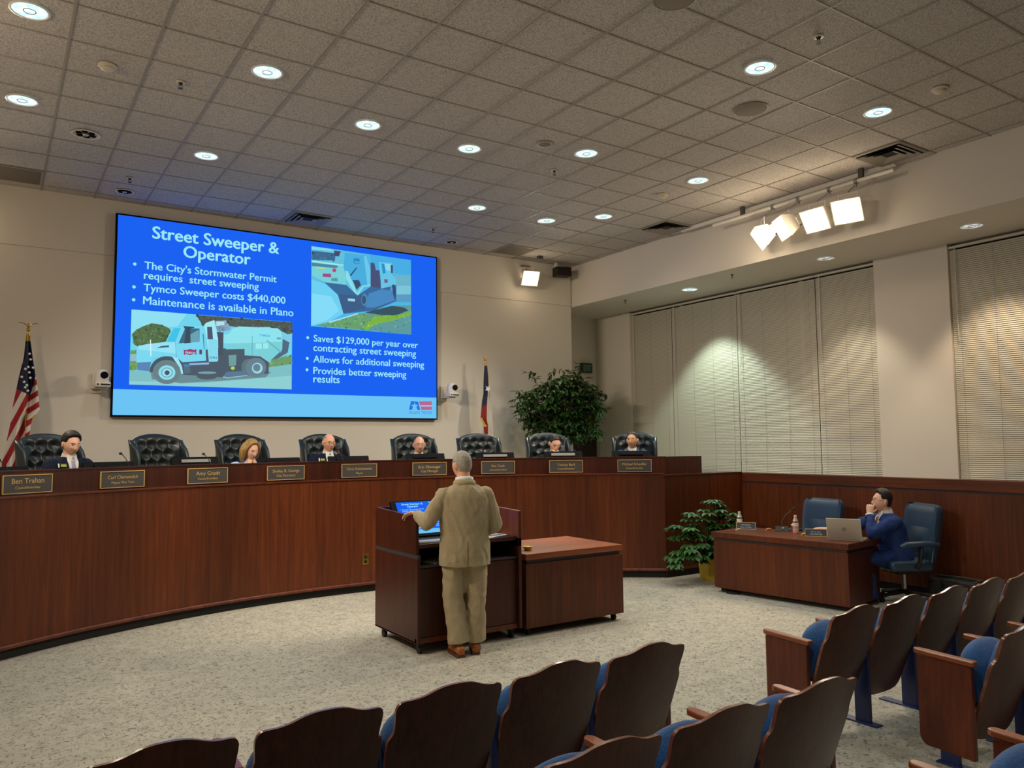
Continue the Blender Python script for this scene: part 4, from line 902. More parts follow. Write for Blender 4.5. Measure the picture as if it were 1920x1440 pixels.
# ------------------------------------------------------------------ flags
def pl_at(L, z):
    for k in range(len(L) - 1):
        (z0_, a), (z1_, b_) = L[k], L[k + 1]
        if z0_ >= z >= z1_: return a + (b_ - a) * (z0_ - z) / max(1e-6, z0_ - z1_)
    return L[-1][1] if z < L[-1][0] else L[0][1]
def flag_surface(root, left, right, ztop, zbot, colour, folds, seed, amp=0.05):
    nu, nv = 96, 260; b = MB(); cols = []
    def fn(u, v):
        z = ztop + (zbot - ztop) * v
        l, r_ = pl_at(left, z), pl_at(right, z)
        y = amp * min(1, v * 3 + 0.15) * (math.sin(u * folds * 2 * math.pi + seed + 1.2 * v) + 0.35 * math.sin(u * 17 + v * 5 + seed))
        return (l + (r_ - l) * u, y, z)
    b.grid(lambda u, v: fn(u, v), nu, nv, thick=(0, 0.012, 0))
    n = nu * nv
    for k in range(len(b.f)):
        p = [b.v[i_] for i_ in b.f[k]]
        cols.append(lin(colour(sum(q[0] for q in p) / len(p), sum(q[2] for q in p) / len(p))))
    return b.build('cloth', M['cloth'], root, smooth=180, colors=cols)
def star_pts(cx_, cz_, r, rot=0.0):
    return [(cx_ + (r if k % 2 == 0 else r * 0.42) * math.sin(k * math.pi / 5 + rot), cz_ + (r if k % 2 == 0 else r * 0.42) * math.cos(k * math.pi / 5 + rot)) for k in range(10)]

F0 = (0.31, 11.2)
def fx(px_, py_):      # traced from the flag, metres about the pole top
    return ((px_ - 265) * 0.00131, 3.20 - (py_ - 190) * 0.00131)
us = thing('stars_and_stripes_flag', 'red white and blue striped flag on a pole behind the first chair', 'flag', (F0[0], F0[1], PLAT))
LE = [fx(250, 195), fx(246, 260), fx(238, 400), fx(203, 600), fx(180, 760), fx(160, 900), fx(150, 1040), fx(125, 1200), fx(100, 1370), fx(90, 1500)]
RE = [fx(275, 195), fx(290, 290), fx(310, 430), fx(335, 580), fx(350, 660), fx(362, 760), fx(378, 900), fx(322, 985), fx(310, 1050), fx(300, 1200), fx(285, 1370), fx(275, 1500)]
def us_col(x, z):
    px_, py_ = x / 0.00131 + 265, (3.20 - PLAT - z) / 0.00131 + 190
    if py_ < 255: return 'c8a020'
    if px_ < 246 - (py_ - 260) * 0.06 and py_ < 470: return 'c8a020'
    edge = 712 + (px_ - 200) * 0.55
    if px_ > 300: edge = 765 - (px_ - 300) * 5.2
    if py_ < edge: return '141c40'
    if px_ > 322 and py_ > 955 - (px_ - 320) * 0.5 and py_ < 990: return 'c8a020'
    if px_ > 268 + max(0, (900 - py_)) * 0.12:
        s = (py_ + (px_ - 300) * 0.75 - 585) / 57.0
    else:
        s = (py_ + (px_ - 268) * 2.35 - 640) / 112.0
    return 'd8cfc4' if int(math.floor(s)) % 2 == 0 else '9c1420'
flag_surface(us, [(z - PLAT, x) for x, z in LE], [(z - PLAT, x) for x, z in RE], 3.20 - PLAT, 1.50 - PLAT, us_col, 1.6, 0.4)
st = MB()
for a, c in [(280, 380), (290, 432), (274, 503), (311, 508), (252, 522), (284, 553), (225, 597), (293, 603), (245, 643), (268, 672), (256, 692), (277, 723)]:
    x, z = fx(a, c)
    st.prism(star_pts(x, z - PLAT, 0.020, 0.2), -0.075, -0.068, lambda X_, Z_, t_: (X_, t_, Z_))
st.build('star', mat('flag_star_white', 'e4e0d8', 0.7), us)
MB().tube([(0.01, 0.03, 0.03), (0.01, 0.03, 2.56)], 0.013, 12).build('pole', M['brass'], us, smooth=60)
MB().lathe([(0.15, 0), (0.15, 0.02), (0.05, 0.05), (0.02, 0.08)], 24, c=(0.01, 0.03, 0)).build('stand', M['brass'], us, smooth=40)
ea = MB().ell((0.0, 0.03, 2.60), (0.022, 0.022, 0.028), None, 12, 8).ell((0.0, 0.02, 2.645), (0.018, 0.018, 0.03), None, 10, 8)
for e in (-1, 1): ea.tube([(0, 0.02, 2.63), (e * 0.035, 0.02, 2.665), (e * 0.075, 0.02, 2.68), (e * 0.115, 0.02, 2.672)], [0.012, 0.013, 0.012, 0.004], 8, None, 0.45)
ea.build('eagle_finial', M['brass'], us, smooth=60)

def gx(px_, py_): return ((px_ - 832) * 0.00122, 3.17 - (py_ - 250) * 0.00099)
tx = thing('lone_star_flag', 'blue white and red flag with one star, left of the ficus', 'flag', (6.89, 11.2, PLAT))
LE = [gx(815, 245), gx(815, 320), gx(800, 640), gx(795, 780), gx(770, 900), gx(750, 1100), gx(740, 1200), gx(790, 1310), gx(800, 1500)]
RE = [gx(848, 245), gx(852, 300), gx(880, 480), gx(893, 720), gx(905, 850), gx(915, 1000), gx(930, 1200), gx(935, 1350), gx(938, 1500)]
def tx_col(x, z):
    px_, py_ = x / 0.00122 + 832, (3.17 - PLAT - z) / 0.00099 + 250
    if py_ < 305: return 'c89c28'
    if px_ > 852 + (py_ - 305) * 0.085 and py_ < 850: return 'c89c28'
    if 1190 < py_ < 1345 and px_ < 745 + (py_ - 1190) * 0.45 + 14: return 'd8a828'
    if px_ > 838 and py_ > 725: return 'd2c8bc'
    if py_ < 985 - (px_ - 790) * 1.1: return '151a38'
    return '8c1018'
flag_surface(tx, [(z - PLAT, x) for x, z in LE], [(z - PLAT, x) for x, z in RE], 3.17 - PLAT, 1.92 - PLAT, tx_col, 1.0, 2.0, 0.028)
x, z = gx(822, 705)
MB().prism(star_pts(x, z - PLAT, 0.062, 0.5), -0.080, -0.070, lambda X_, Z_, t_: (X_, t_, Z_)).build('star', mat('flag_star_white', 'e4e0d8', 0.7), tx)
MB().tube([(0.0, 0.03, 0.03), (0.0, 0.03, 2.54)], 0.013, 12).build('pole', M['brass'], tx, smooth=60)
MB().lathe([(0.15, 0), (0.15, 0.02), (0.05, 0.05), (0.02, 0.08)], 24, c=(0, 0.03, 0)).build('stand', M['brass'], tx, smooth=40)
MB().ell((0, 0.03, 2.55), (0.02, 0.02, 0.02), None, 10, 8).prism(star_pts(0, 2.60, 0.042), 0.02, 0.035, lambda X_, Z_, t_: (X_, t_, Z_)).build('star_finial', M['brass'], tx)
# ------------------------------------------------------------------ lectern and cabinet
t = thing('lectern', 'dark red wooden lectern with a raised hood and built in monitor', 'lectern', (3.08, 6.14, 0))
W_, D_ = 1.07, 0.91
MB().box((0, 0.02, 0.10), (0.03, D_, 0.815)).build('side_panel', M['wood_dark'], t)
MB().box((W_ - 0.03, 0.0, 0.10), (W_, D_, 0.925)).build('side_panel', M['wood_dark'], t)
MB().box((0.008, 0.03, 0.815), (0.035, D_, 0.85)).build('reveal_strip', M['groove'], t)
def hood(x0, x1, yf): return MB().prism([(yf, 0.85), (D_, 0.85), (D_, 1.212), (yf, 1.178)], x0, x1, lambda y, z, x: (x, y, z))
hood(0, 0.03, 0.05).build('hood_side', M['wood_dark'], t, bevel=0.003)
hood(W_ - 0.03, W_, 0.0).build('hood_side', M['wood'], t, bevel=0.003)
MB().box((0.03, D_ - 0.03, 0.10), (W_ - 0.03, D_, 1.21)).build('back_panel', M['wood_dark'], t)
MB().box((0.03, 0.06, 0.915), (W_ - 0.03, D_ - 0.03, 0.935)).build('work_surface', M['black'], t)
MB().box((0.03, 0.035, 0.905), (W_ - 0.03, 0.062, 0.940)).build('surface_edge', M['wood_dark'], t, bevel=0.004)
MB().box((0.03, 0.10, 0.735), (W_ - 0.03, D_ - 0.03, 0.75)).build('open_shelf', M['wood_dark'], t)
MB().box((0.03, 0.04, 0.735), (W_ - 0.03, 0.10, 0.755)).build('shelf_edge', M['groove'], t)
for k in (0, 1): MB().box((0.035 + k * 0.506, 0.045, 0.145), (0.529 + k * 0.506, 0.068, 0.728)).build('door', M['wood_dark'], t, bevel=0.002)
MB().box((0.0, 0.04, 0.095), (W_, 0.07, 0.14)).build('base_rail', M['panel_wood'], t)
MB().box((0.0, 0.07, 0.095), (W_, D_, 0.11)).build('floor_panel', M['wood_dark'], t)
for x in (0.06, W_ - 0.06):
    for y in (0.10, D_ - 0.08):
        MB().tube([(x - 0.014, y, 0.036), (x + 0.014, y, 0.036)], 0.036, 14).box((x - 0.02, y - 0.02, 0.05), (x + 0.02, y + 0.02, 0.098)).build('caster', M['black'], t, smooth=40)
# monitor in the hood
Q = TR((3.15, 6.66, 0.97), 0, R(-52))
t = thing('lectern_monitor', 'bright blue slide monitor tilted inside the lectern hood', 'monitor', (3.15, 6.66, 0.97))
Q = Matrix.Rotation(R(-36), 4, 'X')
MB().box((0.0, 0.0, -0.02), (0.72, 0.025, 0.37), Q).build('casing', M['screen_dark'], t)
sc_ = 0.62 / 4.83
for src in [c for c in ds.children if c.name.split('.')[0] in ('slide_field', 'slide_footer_band', 'truck_side_picture', 'truck_rear_picture', 'lettering', 'city_logo', 'bullets')]:
    c = src.copy(); COL.objects.link(c); c.parent = t
    c.matrix_local = Q @ Matrix.Translation((0.36, -0.004, 0.178)) @ Matrix.Diagonal((sc_, 0.25, sc_, 1))
t = thing('keyboard', 'pale grey keyboard on the left of the lectern work surface', 'keyboard', (3.13, 6.215, 0.935))
MB().box((0, 0, 0), (0.42, 0.14, 0.016)).build('body', mat('keyboard_grey', 'a8a8ac', 0.5), t, bevel=0.004)
k_ = MB()
for i in range(14):
    for j in range(4): k_.box((0.012 + i * 0.0285, 0.012 + j * 0.03, 0.016), (0.036 + i * 0.0285, 0.037 + j * 0.03, 0.021))
k_.build('keys', mat('key_grey', 'c4c4cc', 0.5), t)
t = thing('handout_sheet', 'white printed sheet with pictures at the right of the lectern surface', 'paper', (3.97, 6.42, 0.936), R(18))
MB().box((-0.15, -0.13, 0), (0.15, 0.13, 0.004)).build('sheet', M['paper'], t)
MB().box((-0.11, 0.01, 0.004), (0.0, 0.09, 0.0046)).box((0.02, 0.01, 0.004), (0.12, 0.09, 0.0046)).box((-0.09, -0.10, 0.004), (0.11, -0.02, 0.0046)).build('printed_picture', mat('print_grey_blue', '6a7090', 0.8, var=0.5, scale=40), t)
tag(MB().box((-0.12, -0.10, 0), (0.12, 0.10, 0.006)).build('yellow_folder', M['cream_paper']), 'cream folder beside the printed sheet on the lectern', 'folder').location = (3.78, 6.32, 0.936)
t = thing('shelf_papers', 'loose papers lying on the open shelf of the lectern', 'paper', (3.36, 6.33, 0.752), R(20))
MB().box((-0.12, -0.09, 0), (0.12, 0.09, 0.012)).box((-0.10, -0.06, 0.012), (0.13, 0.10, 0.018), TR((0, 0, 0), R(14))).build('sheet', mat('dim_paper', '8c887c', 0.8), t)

t = thing('low_cabinet', 'low oak cabinet on casters at the right side of the lectern', 'cabinet', (4.22, 6.17, 0))
W2, D2 = 1.20, 0.93
MB().box((0, 0, 0.705), (W2, D2, 0.762)).build('top', M['wood_x_lit'], t, bevel=0.004)
MB().box((0.025, 0.02, 0.668), (W2 - 0.025, D2 - 0.02, 0.705)).build('reveal_strip', M['groove'], t)
MB().box((0.03, 0.0, 0.075), (W2 - 0.0, 0.025, 0.668)).build('front_panel', M['wood'], t)
MB().box((0.0, 0.0, 0.075), (0.03, D2, 0.668)).box((W2 - 0.03, 0.025, 0.075), (W2, D2, 0.668)).build('side_panel', M['wood'], t)
MB().box((0.03, D2 - 0.03, 0.075), (W2 - 0.03, D2, 0.668)).box((0.03, 0.025, 0.075), (W2 - 0.03, D2 - 0.03, 0.09)).build('carcass', M['wood_dark'], t)
for x in (0.06, W2 - 0.07):
    for y in (0.08, D2 - 0.08):
        MB().tube([(x - 0.014, y, 0.03), (x + 0.014, y, 0.03)], 0.03, 14).box((x - 0.018, y - 0.018, 0.04), (x + 0.018, y + 0.018, 0.076)).build('caster', M['black'], t, smooth=40)
t = thing('brass_dish', 'small yellow dish on the low cabinet close to the lectern', 'dish', (4.40, 6.40, 0.762))
MB().lathe([(0.026, 0), (0.034, 0.006), (0.052, 0.038), (0.050, 0.040), (0.030, 0.012), (0.001, 0.010)], 20).build('bowl', M['yellow'], t, smooth=50)
MB().ell((0.01, 0, 0.026), (0.03, 0.03, 0.014), None, 10, 6).build('sweets', M['cream_paper'], t, smooth=60)

# ------------------------------------------------------------------ staff table
TB = thing('staff_table', 'dark red wooden staff table with overhanging top by the right wall', 'table', (7.553, 5.035, 0), R(97.8))
LT, DT = 1.66, 0.73
MB().box((-0.02, -DT - 0.02, 0.650), (LT + 0.02, 0.02, 0.715)).build('top', M['wood'], TB, bevel=0.004)
MB().box((0.015, -DT + 0.015, 0.618), (LT - 0.015, -0.015, 0.650)).build('reveal_strip', M['groove'], TB)
MB().box((0, -0.03, 0.055), (LT, 0.0, 0.618)).build('front_panel', M['wood'], TB)
for x in (0, LT - 0.03): MB().box((x, -DT, 0.055), (x + 0.03, -0.03, 0.618)).build('side_panel', M['wood_dark'], TB)
MB().box((0.04, -DT + 0.02, 0.0), (LT - 0.05, -0.06, 0.055)).build('plinth', M['kick'], TB)
MB().lathe([(0.10, 0.0), (0.10, 0.022), (0.05, 0.03), (0.001, 0.03)], 20, c=(LT - 0.22, -0.08, 0)).build('foot_pad', M['black'], TB, smooth=40)
TM = Matrix.Translation((7.553, 5.035, 0.715)) @ Matrix.Rotation(R(97.8), 4, 'Z')

def tent_plate(x, y, rz, n1, n2, label):
    t = thing('desk_nameplate', label, 'nameplate', (x, y, 0.715), rz, 'tent nameplates on the staff table')
    Q = TR((0, -0.02, 0.0), 0, R(-18))
    MB().box((-0.115, -0.004, 0.0), (0.115, 0.004, 0.085), Q).build('plate', mat('desk_plate_blue_grey', '3c4250', 0.5), t)
    f = MB()
    for q in ((-0.118, 0.082, 0.118, 0.088), (-0.118, 0.0, 0.118, 0.005), (-0.118, 0.005, -0.113, 0.082), (0.113, 0.005, 0.118, 0.082)): f.box((q[0], -0.006, q[1]), (q[2], 0.004, q[3]), Q)
    f.build('frame', M['gold'], t)
    MB().box((-0.11, 0.02, 0.0), (0.11, 0.055, 0.006)).build('foot', M['gold'], t)
    X = Q @ Matrix.Translation((0, -0.005, 0)) 
    X2 = Matrix.Rotation(R(90), 4, 'X')
    text_mesh('name_lettering', n1, 0.10, 0, X @ Matrix.Translation((0, 0, 0.048)) @ X2, M['shirt'], t, bold=0.01)
    text_mesh('title_lettering', n2, 0.13, 0, X @ Matrix.Translation((0, 0, 0.022)) @ X2, M['shirt'], t, bold=0.01)
FACE = R(-52)
tent_plate(7.84, 6.61, FACE, 'Eric Strong', 'Deputy City Manager', 'tent nameplate on the staff table beside the left water bottle')
tent_plate(7.86, 5.63, FACE, 'Peter G. Smith', 'City Attorney', 'tent nameplate on the staff table next to the silver laptop')
def bottle(x, y, label, fill):
    t = thing('water_bottle', label, 'bottle', (x, y, 0.715), 0, 'water bottles on the staff table')
    MB().lathe([(0.030, 0.0), (0.033, 0.006), (0.033, 0.05), (0.030, 0.06), (0.033, 0.07), (0.033, 0.125), (0.030, 0.15), (0.015, 0.185), (0.013, 0.195)], 20).build('body', mat('bottle_plastic', fill, 0.15, spec=0.6), t, smooth=50)
    MB().lathe([(0.0338, 0.085), (0.0338, 0.13)], 20, cap=False).build('label_band', M['paper'], t, smooth=60)
    MB().lathe([(0.0339, 0.126), (0.0335, 0.140)], 20, cap=False).build('label_stripe', M['screen_dark'], t, smooth=60)
    MB().lathe([(0.016, 0.192), (0.016, 0.212), (0.001, 0.213)], 16).build('cap', M['white'], t, smooth=40)
bottle(7.83, 6.70, 'water bottle at the left end of the staff table', 'c4c2b4')
bottle(7.94, 5.96, 'water bottle by the desk microphone, pinkish towards its foot', 'd4a898')
t = thing('desk_microphone', 'black desk microphone base with slim gooseneck on the staff table', 'microphone', (8.0, 6.2, 0.715), R(20))
MB().prism([(-0.07, 0), (0.07, 0), (0.05, 0.055), (-0.02, 0.06)], -0.075, 0.075, lambda y, z, x: (x, y, z), TR((0, 0, 0), FACE + R(-20))).build('base', M['black'], t, bevel=0.006)
MB().tube([(0.0, 0.0, 0.05), (0.0, 0.0, 0.12), (0.06, -0.03, 0.19), (0.15, -0.08, 0.25)], 0.004, 8).build('neck', M['dark_grille'], t, smooth=60)
MB().tube([(0.145, -0.077, 0.247), (0.195, -0.105, 0.275)], [0.007, 0.010], 10).build('head', M['black'], t, smooth=60)
MB().ell((-0.055, -0.03, 0.045), (0.012, 0.012, 0.006), None, 10, 6).build('button', M['white'], t, smooth=60)
def wrapper(x, y, label, m, s=1.0, name='candy_wrapper'):
    random.seed(int(x * 100)); b = MB()
    b.ell((0, 0, 0.012 * s), (0.028 * s, 0.016 * s, 0.012 * s), None, 10, 6).tube([(0.024 * s, 0, 0.012 * s), (0.05 * s, 0.006, 0.008)], [0.006, 0.014 * s], 6).tube([(-0.024 * s, 0, 0.012 * s), (-0.05 * s, -0.006, 0.008)], [0.006, 0.014 * s], 6)
    o = tag(b.build(name, m, smooth=50), label, 'sweet'); o.location = (x, y, 0.715); return o
wrapper(7.68, 6.60, 'small gold wrapped sweet in front of the left water bottle', M['cream_paper'], 0.8)
wrapper(7.97, 6.38, 'orange sweet wrapper left of the desk microphone', mat('wrapper_orange', 'd0905c', 0.5), 1.0)
wrapper(7.88, 5.80, 'yellow sweet wrapper between the right bottle and the nameplate', M['yellow'], 1.1)
t = thing('coffee_cup', 'small red and white cup behind the desk microphone', 'cup', (8.10, 6.10, 0.715))
MB().lathe([(0.028, 0), (0.036, 0.075), (0.034, 0.075), (0.027, 0.005), (0.001, 0.005)], 20).build('cup', mat('cup_red_brown', 'a84830', 0.5), t, smooth=40)
MB().lathe([(0.038, 0.074), (0.038, 0.082), (0.028, 0.086), (0.001, 0.086)], 20).build('lid', M['white'], t, smooth=40)
tag(MB().box((-0.13, -0.10, 0), (0.13, 0.10, 0.008), TR((0, 0, 0), R(70))).build('notepad', M['paper']), 'white notepad under the hand of the man in blue', 'notepad').location = (8.12, 5.75, 0.715)
# laptop
t = thing('laptop', 'open silver laptop seen from behind at the end of the staff table', 'laptop', (7.78, 5.21, 0.715), R(-70))
MB().box((-0.18, 0.0, 0.0), (0.18, 0.245, 0.016)).build('base', M['silver'], t, bevel=0.003)
MB().box((-0.165, 0.05, 0.016), (0.165, 0.16, 0.018)).build('keyboard', M['black'], t)
Q = TR((0, 0.0, 0.014), 0, R(13))
MB().box((-0.18, -0.008, 0.0), (0.18, 0.0, 0.235), Q).build('lid', M['silver'], t, bevel=0.003)
MB().box((-0.17, 0.0, 0.012), (0.17, 0.001, 0.225), Q).build('display', M['screen_dark'], t)
lo = MB(); X = Q @ Matrix.Translation((0, -0.0085, 0.118)) @ Matrix.Rotation(R(90), 4, 'X')
lo.lathe([(0.020, 0.0), (0.020, 0.0008), (0.0165, 0.0008), (0.0165, 0.0)], 28, M=X, cap=False)
for x, a, b_ in ((-0.0065, -0.009, 0.012), (0.0005, -0.009, 0.0045), (0.0052, -0.013, 0.0045)): lo.prism([(x - 0.0013 + a * 0.25, a), (x + 0.0013 + a * 0.25, a), (x + 0.0013 + b_ * 0.25, b_), (x - 0.0013 + b_ * 0.25, b_)], 0, 0.0008, M=X)
for x, a, b_ in ((-0.003, 0.0025, 0.0048), (0.0085, 0.0025, 0.0048), (0.0072, -0.0058, -0.0035)): lo.prism([(x - 0.004, a), (x + 0.004, a), (x + 0.004, b_), (x - 0.004, b_)], 0, 0.0008, M=X)
lo.build('round_logo', M['dark_grille'], t)

# ------------------------------------------------------------------ staff chairs
def staff_chair(label, x, y, rz):
    t = thing('staff_chair', label, 'chair', (x, y, 0), rz, 'blue padded chairs at the staff table')
    def sec(z): return -0.20 - 0.16 * (z - 0.42)
    def ring(z, hw, th):
        y0_ = sec(z); out = []
        for i in range(32):
            q = 2 * math.pi * i / 32; c, s = math.cos(q), math.sin(q)
            out.append((hw * math.copysign(abs(c) ** 0.35, c), y0_ + th * math.copysign(abs(s) ** 0.6, s) + 0.05 * (abs(c)) ** 4, z))
        return out
    MB().loft([ring(0.40, 0.20, 0.03), ring(0.44, 0.25, 0.05), ring(0.60, 0.285, 0.06), ring(0.62, 0.285, 0.056), ring(0.80, 0.30, 0.062), ring(0.98, 0.30, 0.058), ring(1.04, 0.29, 0.048), ring(1.07, 0.265, 0.03), ring(1.08, 0.22, 0.012)]).build('backrest', M['blue_leather'], t, smooth=60)
    MB().grid(lambda u, v: ((u - 0.5) * (0.34 + 0.08 * v), sec(0.55 + v * 0.28) + 0.06 + 0.028 * math.sin(math.pi * u) * math.sin(math.pi * v), 0.55 + v * 0.28), 14, 10).build('lumbar_pad', M['blue_leather'], t, smooth=80)
    for e in (-1, 1):
        MB().tube([(e * 0.285, sec(z) + 0.055, z) for z in (0.46, 0.6, 0.75, 0.9, 1.02)], 0.010, 8).build('piping', mat('chair_piping', '44607a', 0.5), t, smooth=60)
        MB().tube([(e * 0.31, -0.22, 0.66), (e * 0.32, -0.05, 0.67), (e * 0.32, 0.16, 0.665), (e * 0.31, 0.22, 0.64)], [0.03, 0.04, 0.04, 0.028], 12, None, 0.8).build('armrest', M['blue_leather'], t, smooth=60)
        MB().tube([(e * 0.31, -0.02, 0.65), (e * 0.32, 0.0, 0.50), (e * 0.27, 0.02, 0.40)], 0.018, 8, None, 1.6).build('arm_post', M['black'], t, smooth=60)
    MB().box((-0.27, -0.20, 0.36), (0.27, 0.30, 0.48)).build('seat', M['blue_leather'], t, bevel=0.045, seg=3)
    MB().box((-0.15, -0.12, 0.32), (0.15, 0.16, 0.36)).build('seat_mechanism', M['black'], t)
    MB().lathe([(0.028, 0.09), (0.028, 0.33)], 12).build('gas_lift', M['steel'], t, smooth=40)
    st = MB(); ca = MB()
    for k in range(5):
        a = k * 2 * math.pi / 5 + 0.4
        st.tube([(0.03 * math.cos(a), 0.03 * math.sin(a), 0.11), (0.29 * math.cos(a), 0.29 * math.sin(a), 0.07)], [0.03, 0.018], 8)
        ca.tube([(0.29 * math.cos(a) - 0.018 * math.sin(a), 0.29 * math.sin(a) + 0.018 * math.cos(a), 0.028), (0.29 * math.cos(a) + 0.018 * math.sin(a), 0.29 * math.sin(a) - 0.018 * math.cos(a), 0.028)], 0.028, 12)
    st.build('star_base', M['black'], t, smooth=40); ca.build('caster', M['black'], t, smooth=40)
staff_chair('empty blue padded chair at the staff table', 8.44, 6.14, R(82))
staff_chair('blue padded chair occupied by the man in the blue suit', 8.60, 5.04, R(62))

t = thing('equipment_bag', 'dark bag on the floor by the half wall behind the seats', 'bag', (8.91, 4.62, 0))
MB().box((-0.13, -0.27, 0.0), (0.13, 0.27, 0.27)).build('body', M['bag'], t, bevel=0.05, seg=3)
MB().tube([(-0.10, -0.24, 0.27), (0.0, -0.25, 0.285), (0.10, -0.24, 0.27), (0.11, 0.0, 0.275), (0.10, 0.24, 0.27), (0.0, 0.25, 0.285), (-0.10, 0.24, 0.27)], 0.008, 6).build('zip', mat('bag_zip', '5c584a', 0.5), t)
MB().tube([(-0.146, -0.10, 0.18), (-0.18, -0.08, 0.27), (-0.18, 0.08, 0.27), (-0.146, 0.10, 0.18)], 0.012, 8).build('handle', M['bag'], t, smooth=60)

# ------------------------------------------------------------------ auditorium seats
def yb(z): return (0.76 - z) * 0.36
PROF = [(.165, .10), (.17, .15), (.18, .185), (.20, .212), (.25, .232), (.40, .254), (.55, .264), (.60, .266), (.622, .264), (.637, .255), (.652, .247), (.672, .245), (.70, .247), (.735, .251), (.76, .251), (.776, .246), (.788, .236), (.7935, .22), (.795, .20), (.797, .178), (.801, .155), (.808, .132), (.817, .110), (.826, .088), (.833, .064), (.837, .036), (.838, .010)]
def seat_parts(t, pitch):
    k_ = pitch / 0.56; n = 18
    b = MB()
    def pt(u, r, off):
        z, w = PROF[r]; w *= k_
        x = u * w
        return (x, yb(z) - 0.034 * (1 - (x / 0.27) ** 2) + off, z - 0.03)
    rows = len(PROF)
    back = [pt(-1 + 2 * i / n, r, 0) for r in range(rows) for i in range(n + 1)]
    front = [pt(-1 + 2 * i / n, r, 0.017) for r in range(rows) for i in range(n + 1)]
    w = n + 1
    fb = [(r * w + i, r * w + i + 1, (r + 1) * w + i + 1, (r + 1) * w + i) for r in range(rows - 1) for i in range(n)]
    b.add(back, fb)
    b.add(front, [tuple(reversed(f)) for f in fb])
    b.cur = 1
    o = len(back)
    edge = [i for i in range(w)] + [r * w + n for r in range(1, rows)] + [(rows - 1) * w + i for i in range(n - 1, -1, -1)] + [r * w for r in range(rows - 2, 0, -1)]
    fs = [(edge[(k + 1) % len(edge)], edge[k], o + edge[k], o + edge[(k + 1) % len(edge)]) for k in range(len(edge))]
    # duplicate rim so the edge shades crisply
    rim = back + front
    b.add(rim, fs)
    b.build('back_shell', [M['seat_wood'], M['seat_edge']], t, smooth=45)
    c = MB()
    def cu(u, v):
        z = 0.30 + v * 0.432; hw = 0.225 * k_
        x = (2 * u - 1) * hw
        e = max(0.0, min(1, (1 - abs(2 * u - 1)) * 6, v * 8, (1 - v) * 8)) ** 0.5
        return (x, yb(z + 0.03) - 0.034 * (1 - (x / 0.27) ** 2) + 0.018 + 0.055 * e, z)
    c.grid(cu, 20, 20); c.build('back_cushion', M['blue_fabric'], t, smooth=70)
    s = MB()
    H_ = V((0, 0.16, 0.36)); up = V((0, 0.24, 0.97)).normalized(); nf = V((0, 0.97, -0.24)).normalized()
    rings = []
    for v in (0, 0.04, 0.12, 0.25, 0.4, 0.52, 0.62, 0.71, 0.79, 0.85, 0.90, 0.94, 0.97, 0.99, 1.0):
        s1 = max(0.0, (v - 0.42) / 0.58); s2 = max(0.0, (v - 0.62) / 0.38)
        hw = 0.232 * k_ * max(0.02, 1 - s1 ** 3.2) ** 0.5
        th = (0.055 + 0.03 * math.sin(math.pi * min(1, v * 1.1))) * max(0.02, 1 - s2 ** 2.6) ** 0.5
        c_ = H_ + up * (0.315 * v)
        ring = []
        for i in range(28):
            q = 2 * math.pi * i / 28; cc, ss = math.cos(q), math.sin(q)
            ring.append(c_ + V((1, 0, 0)) * (hw * math.copysign(abs(cc) ** 0.6, cc)) + nf * (th * math.copysign(abs(ss) ** 0.8, ss)))
        rings.append(ring)
    s.loft(rings); s.build('seat_cushion', M['blue_fabric'], t, smooth=70)
    MB().box((-0.21 * k_, 0.13, 0.33), (0.21 * k_, 0.19, 0.37)).build('hinge_bar', M['blue_metal'], t)
def arm(t, x, panel=False):
    MB().prism([(0.13, -0.026), (0.40, -0.029), (0.455, -0.026), (0.475, -0.012), (0.475, 0.012), (0.455, 0.026), (0.40, 0.029), (0.13, 0.026)], 0.572, 0.600, lambda y, xx, z: (x + xx, y, z + (y - 0.3) * 0.03)).build('armrest', M['arm_wood'], t, bevel=0.006, seg=2)
    if panel:
        q = [(0.15, 0.572), (0.15, 0.06), (0.36, 0.07)] + [(0.40 + 0.055 * math.cos(R(a)), 0.13 + 0.06 * math.sin(R(a))) for a in range(-80, 1, 16)] + [(0.455, 0.572)]
        MB().prism(q, x - 0.016, x + 0.016, lambda y, z, xx: (xx, y, z)).build('end_panel', M['panel_wood'], t, bevel=0.004)
        MB().box((x - 0.014, 0.24, 0.0), (x + 0.014, 0.34, 0.08)).build('standard', M['blue_metal'], t)
    else:
        MB().prism([(0.10, 0.0), (0.20, 0.0), (0.20, 0.30), (0.36, 0.46), (0.40, 0.572), (0.14, 0.572), (0.10, 0.40)], x - 0.014, x + 0.014, lambda y, z, xx: (xx, y, z)).build('standard', M['blue_metal'], t)
    MB().box((x - 0.035, 0.04, 0.0), (x + 0.035, 0.36, 0.010)).build('foot_plate', M['blue_metal'], t, bevel=0.003)
def seat(label, x, y, pitch, grp, left=None, right=None):
    t = thing('auditorium_seat', label, 'seat', (x, y, 0), 0, grp)
    seat_parts(t, pitch)
    if left is not None: arm(t, -pitch / 2, left)
    if right is not None: arm(t, pitch / 2, right)
    return t
ORD = ['first', 'second', 'third', 'fourth', 'fifth', 'sixth']
def row(x0, y, pitch, n, dirn, grp, where, start='aisle seat'):
    end = seat('%s of %s' % (start, where), x0, y, pitch, grp, True if dirn > 0 else False, True if dirn < 0 else None)
    if n == 1: return
    mid = seat('second seat from the aisle in %s' % where, x0 + dirn * pitch, y, pitch, grp, False if dirn < 0 else False, None)
    for k in range(2, n):
        dup(mid, '%s seat from the aisle in %s' % (ORD[k], where), (x0 + dirn * pitch * k, y, 0))
row(2.79, 3.00, 0.566, 6, -1, 'tip up seats of the front left row', 'the front row left of the aisle')
row(2.975, 2.145, 0.595, 5, -1, 'tip up seats of the second left row', 'the second row left of the aisle')
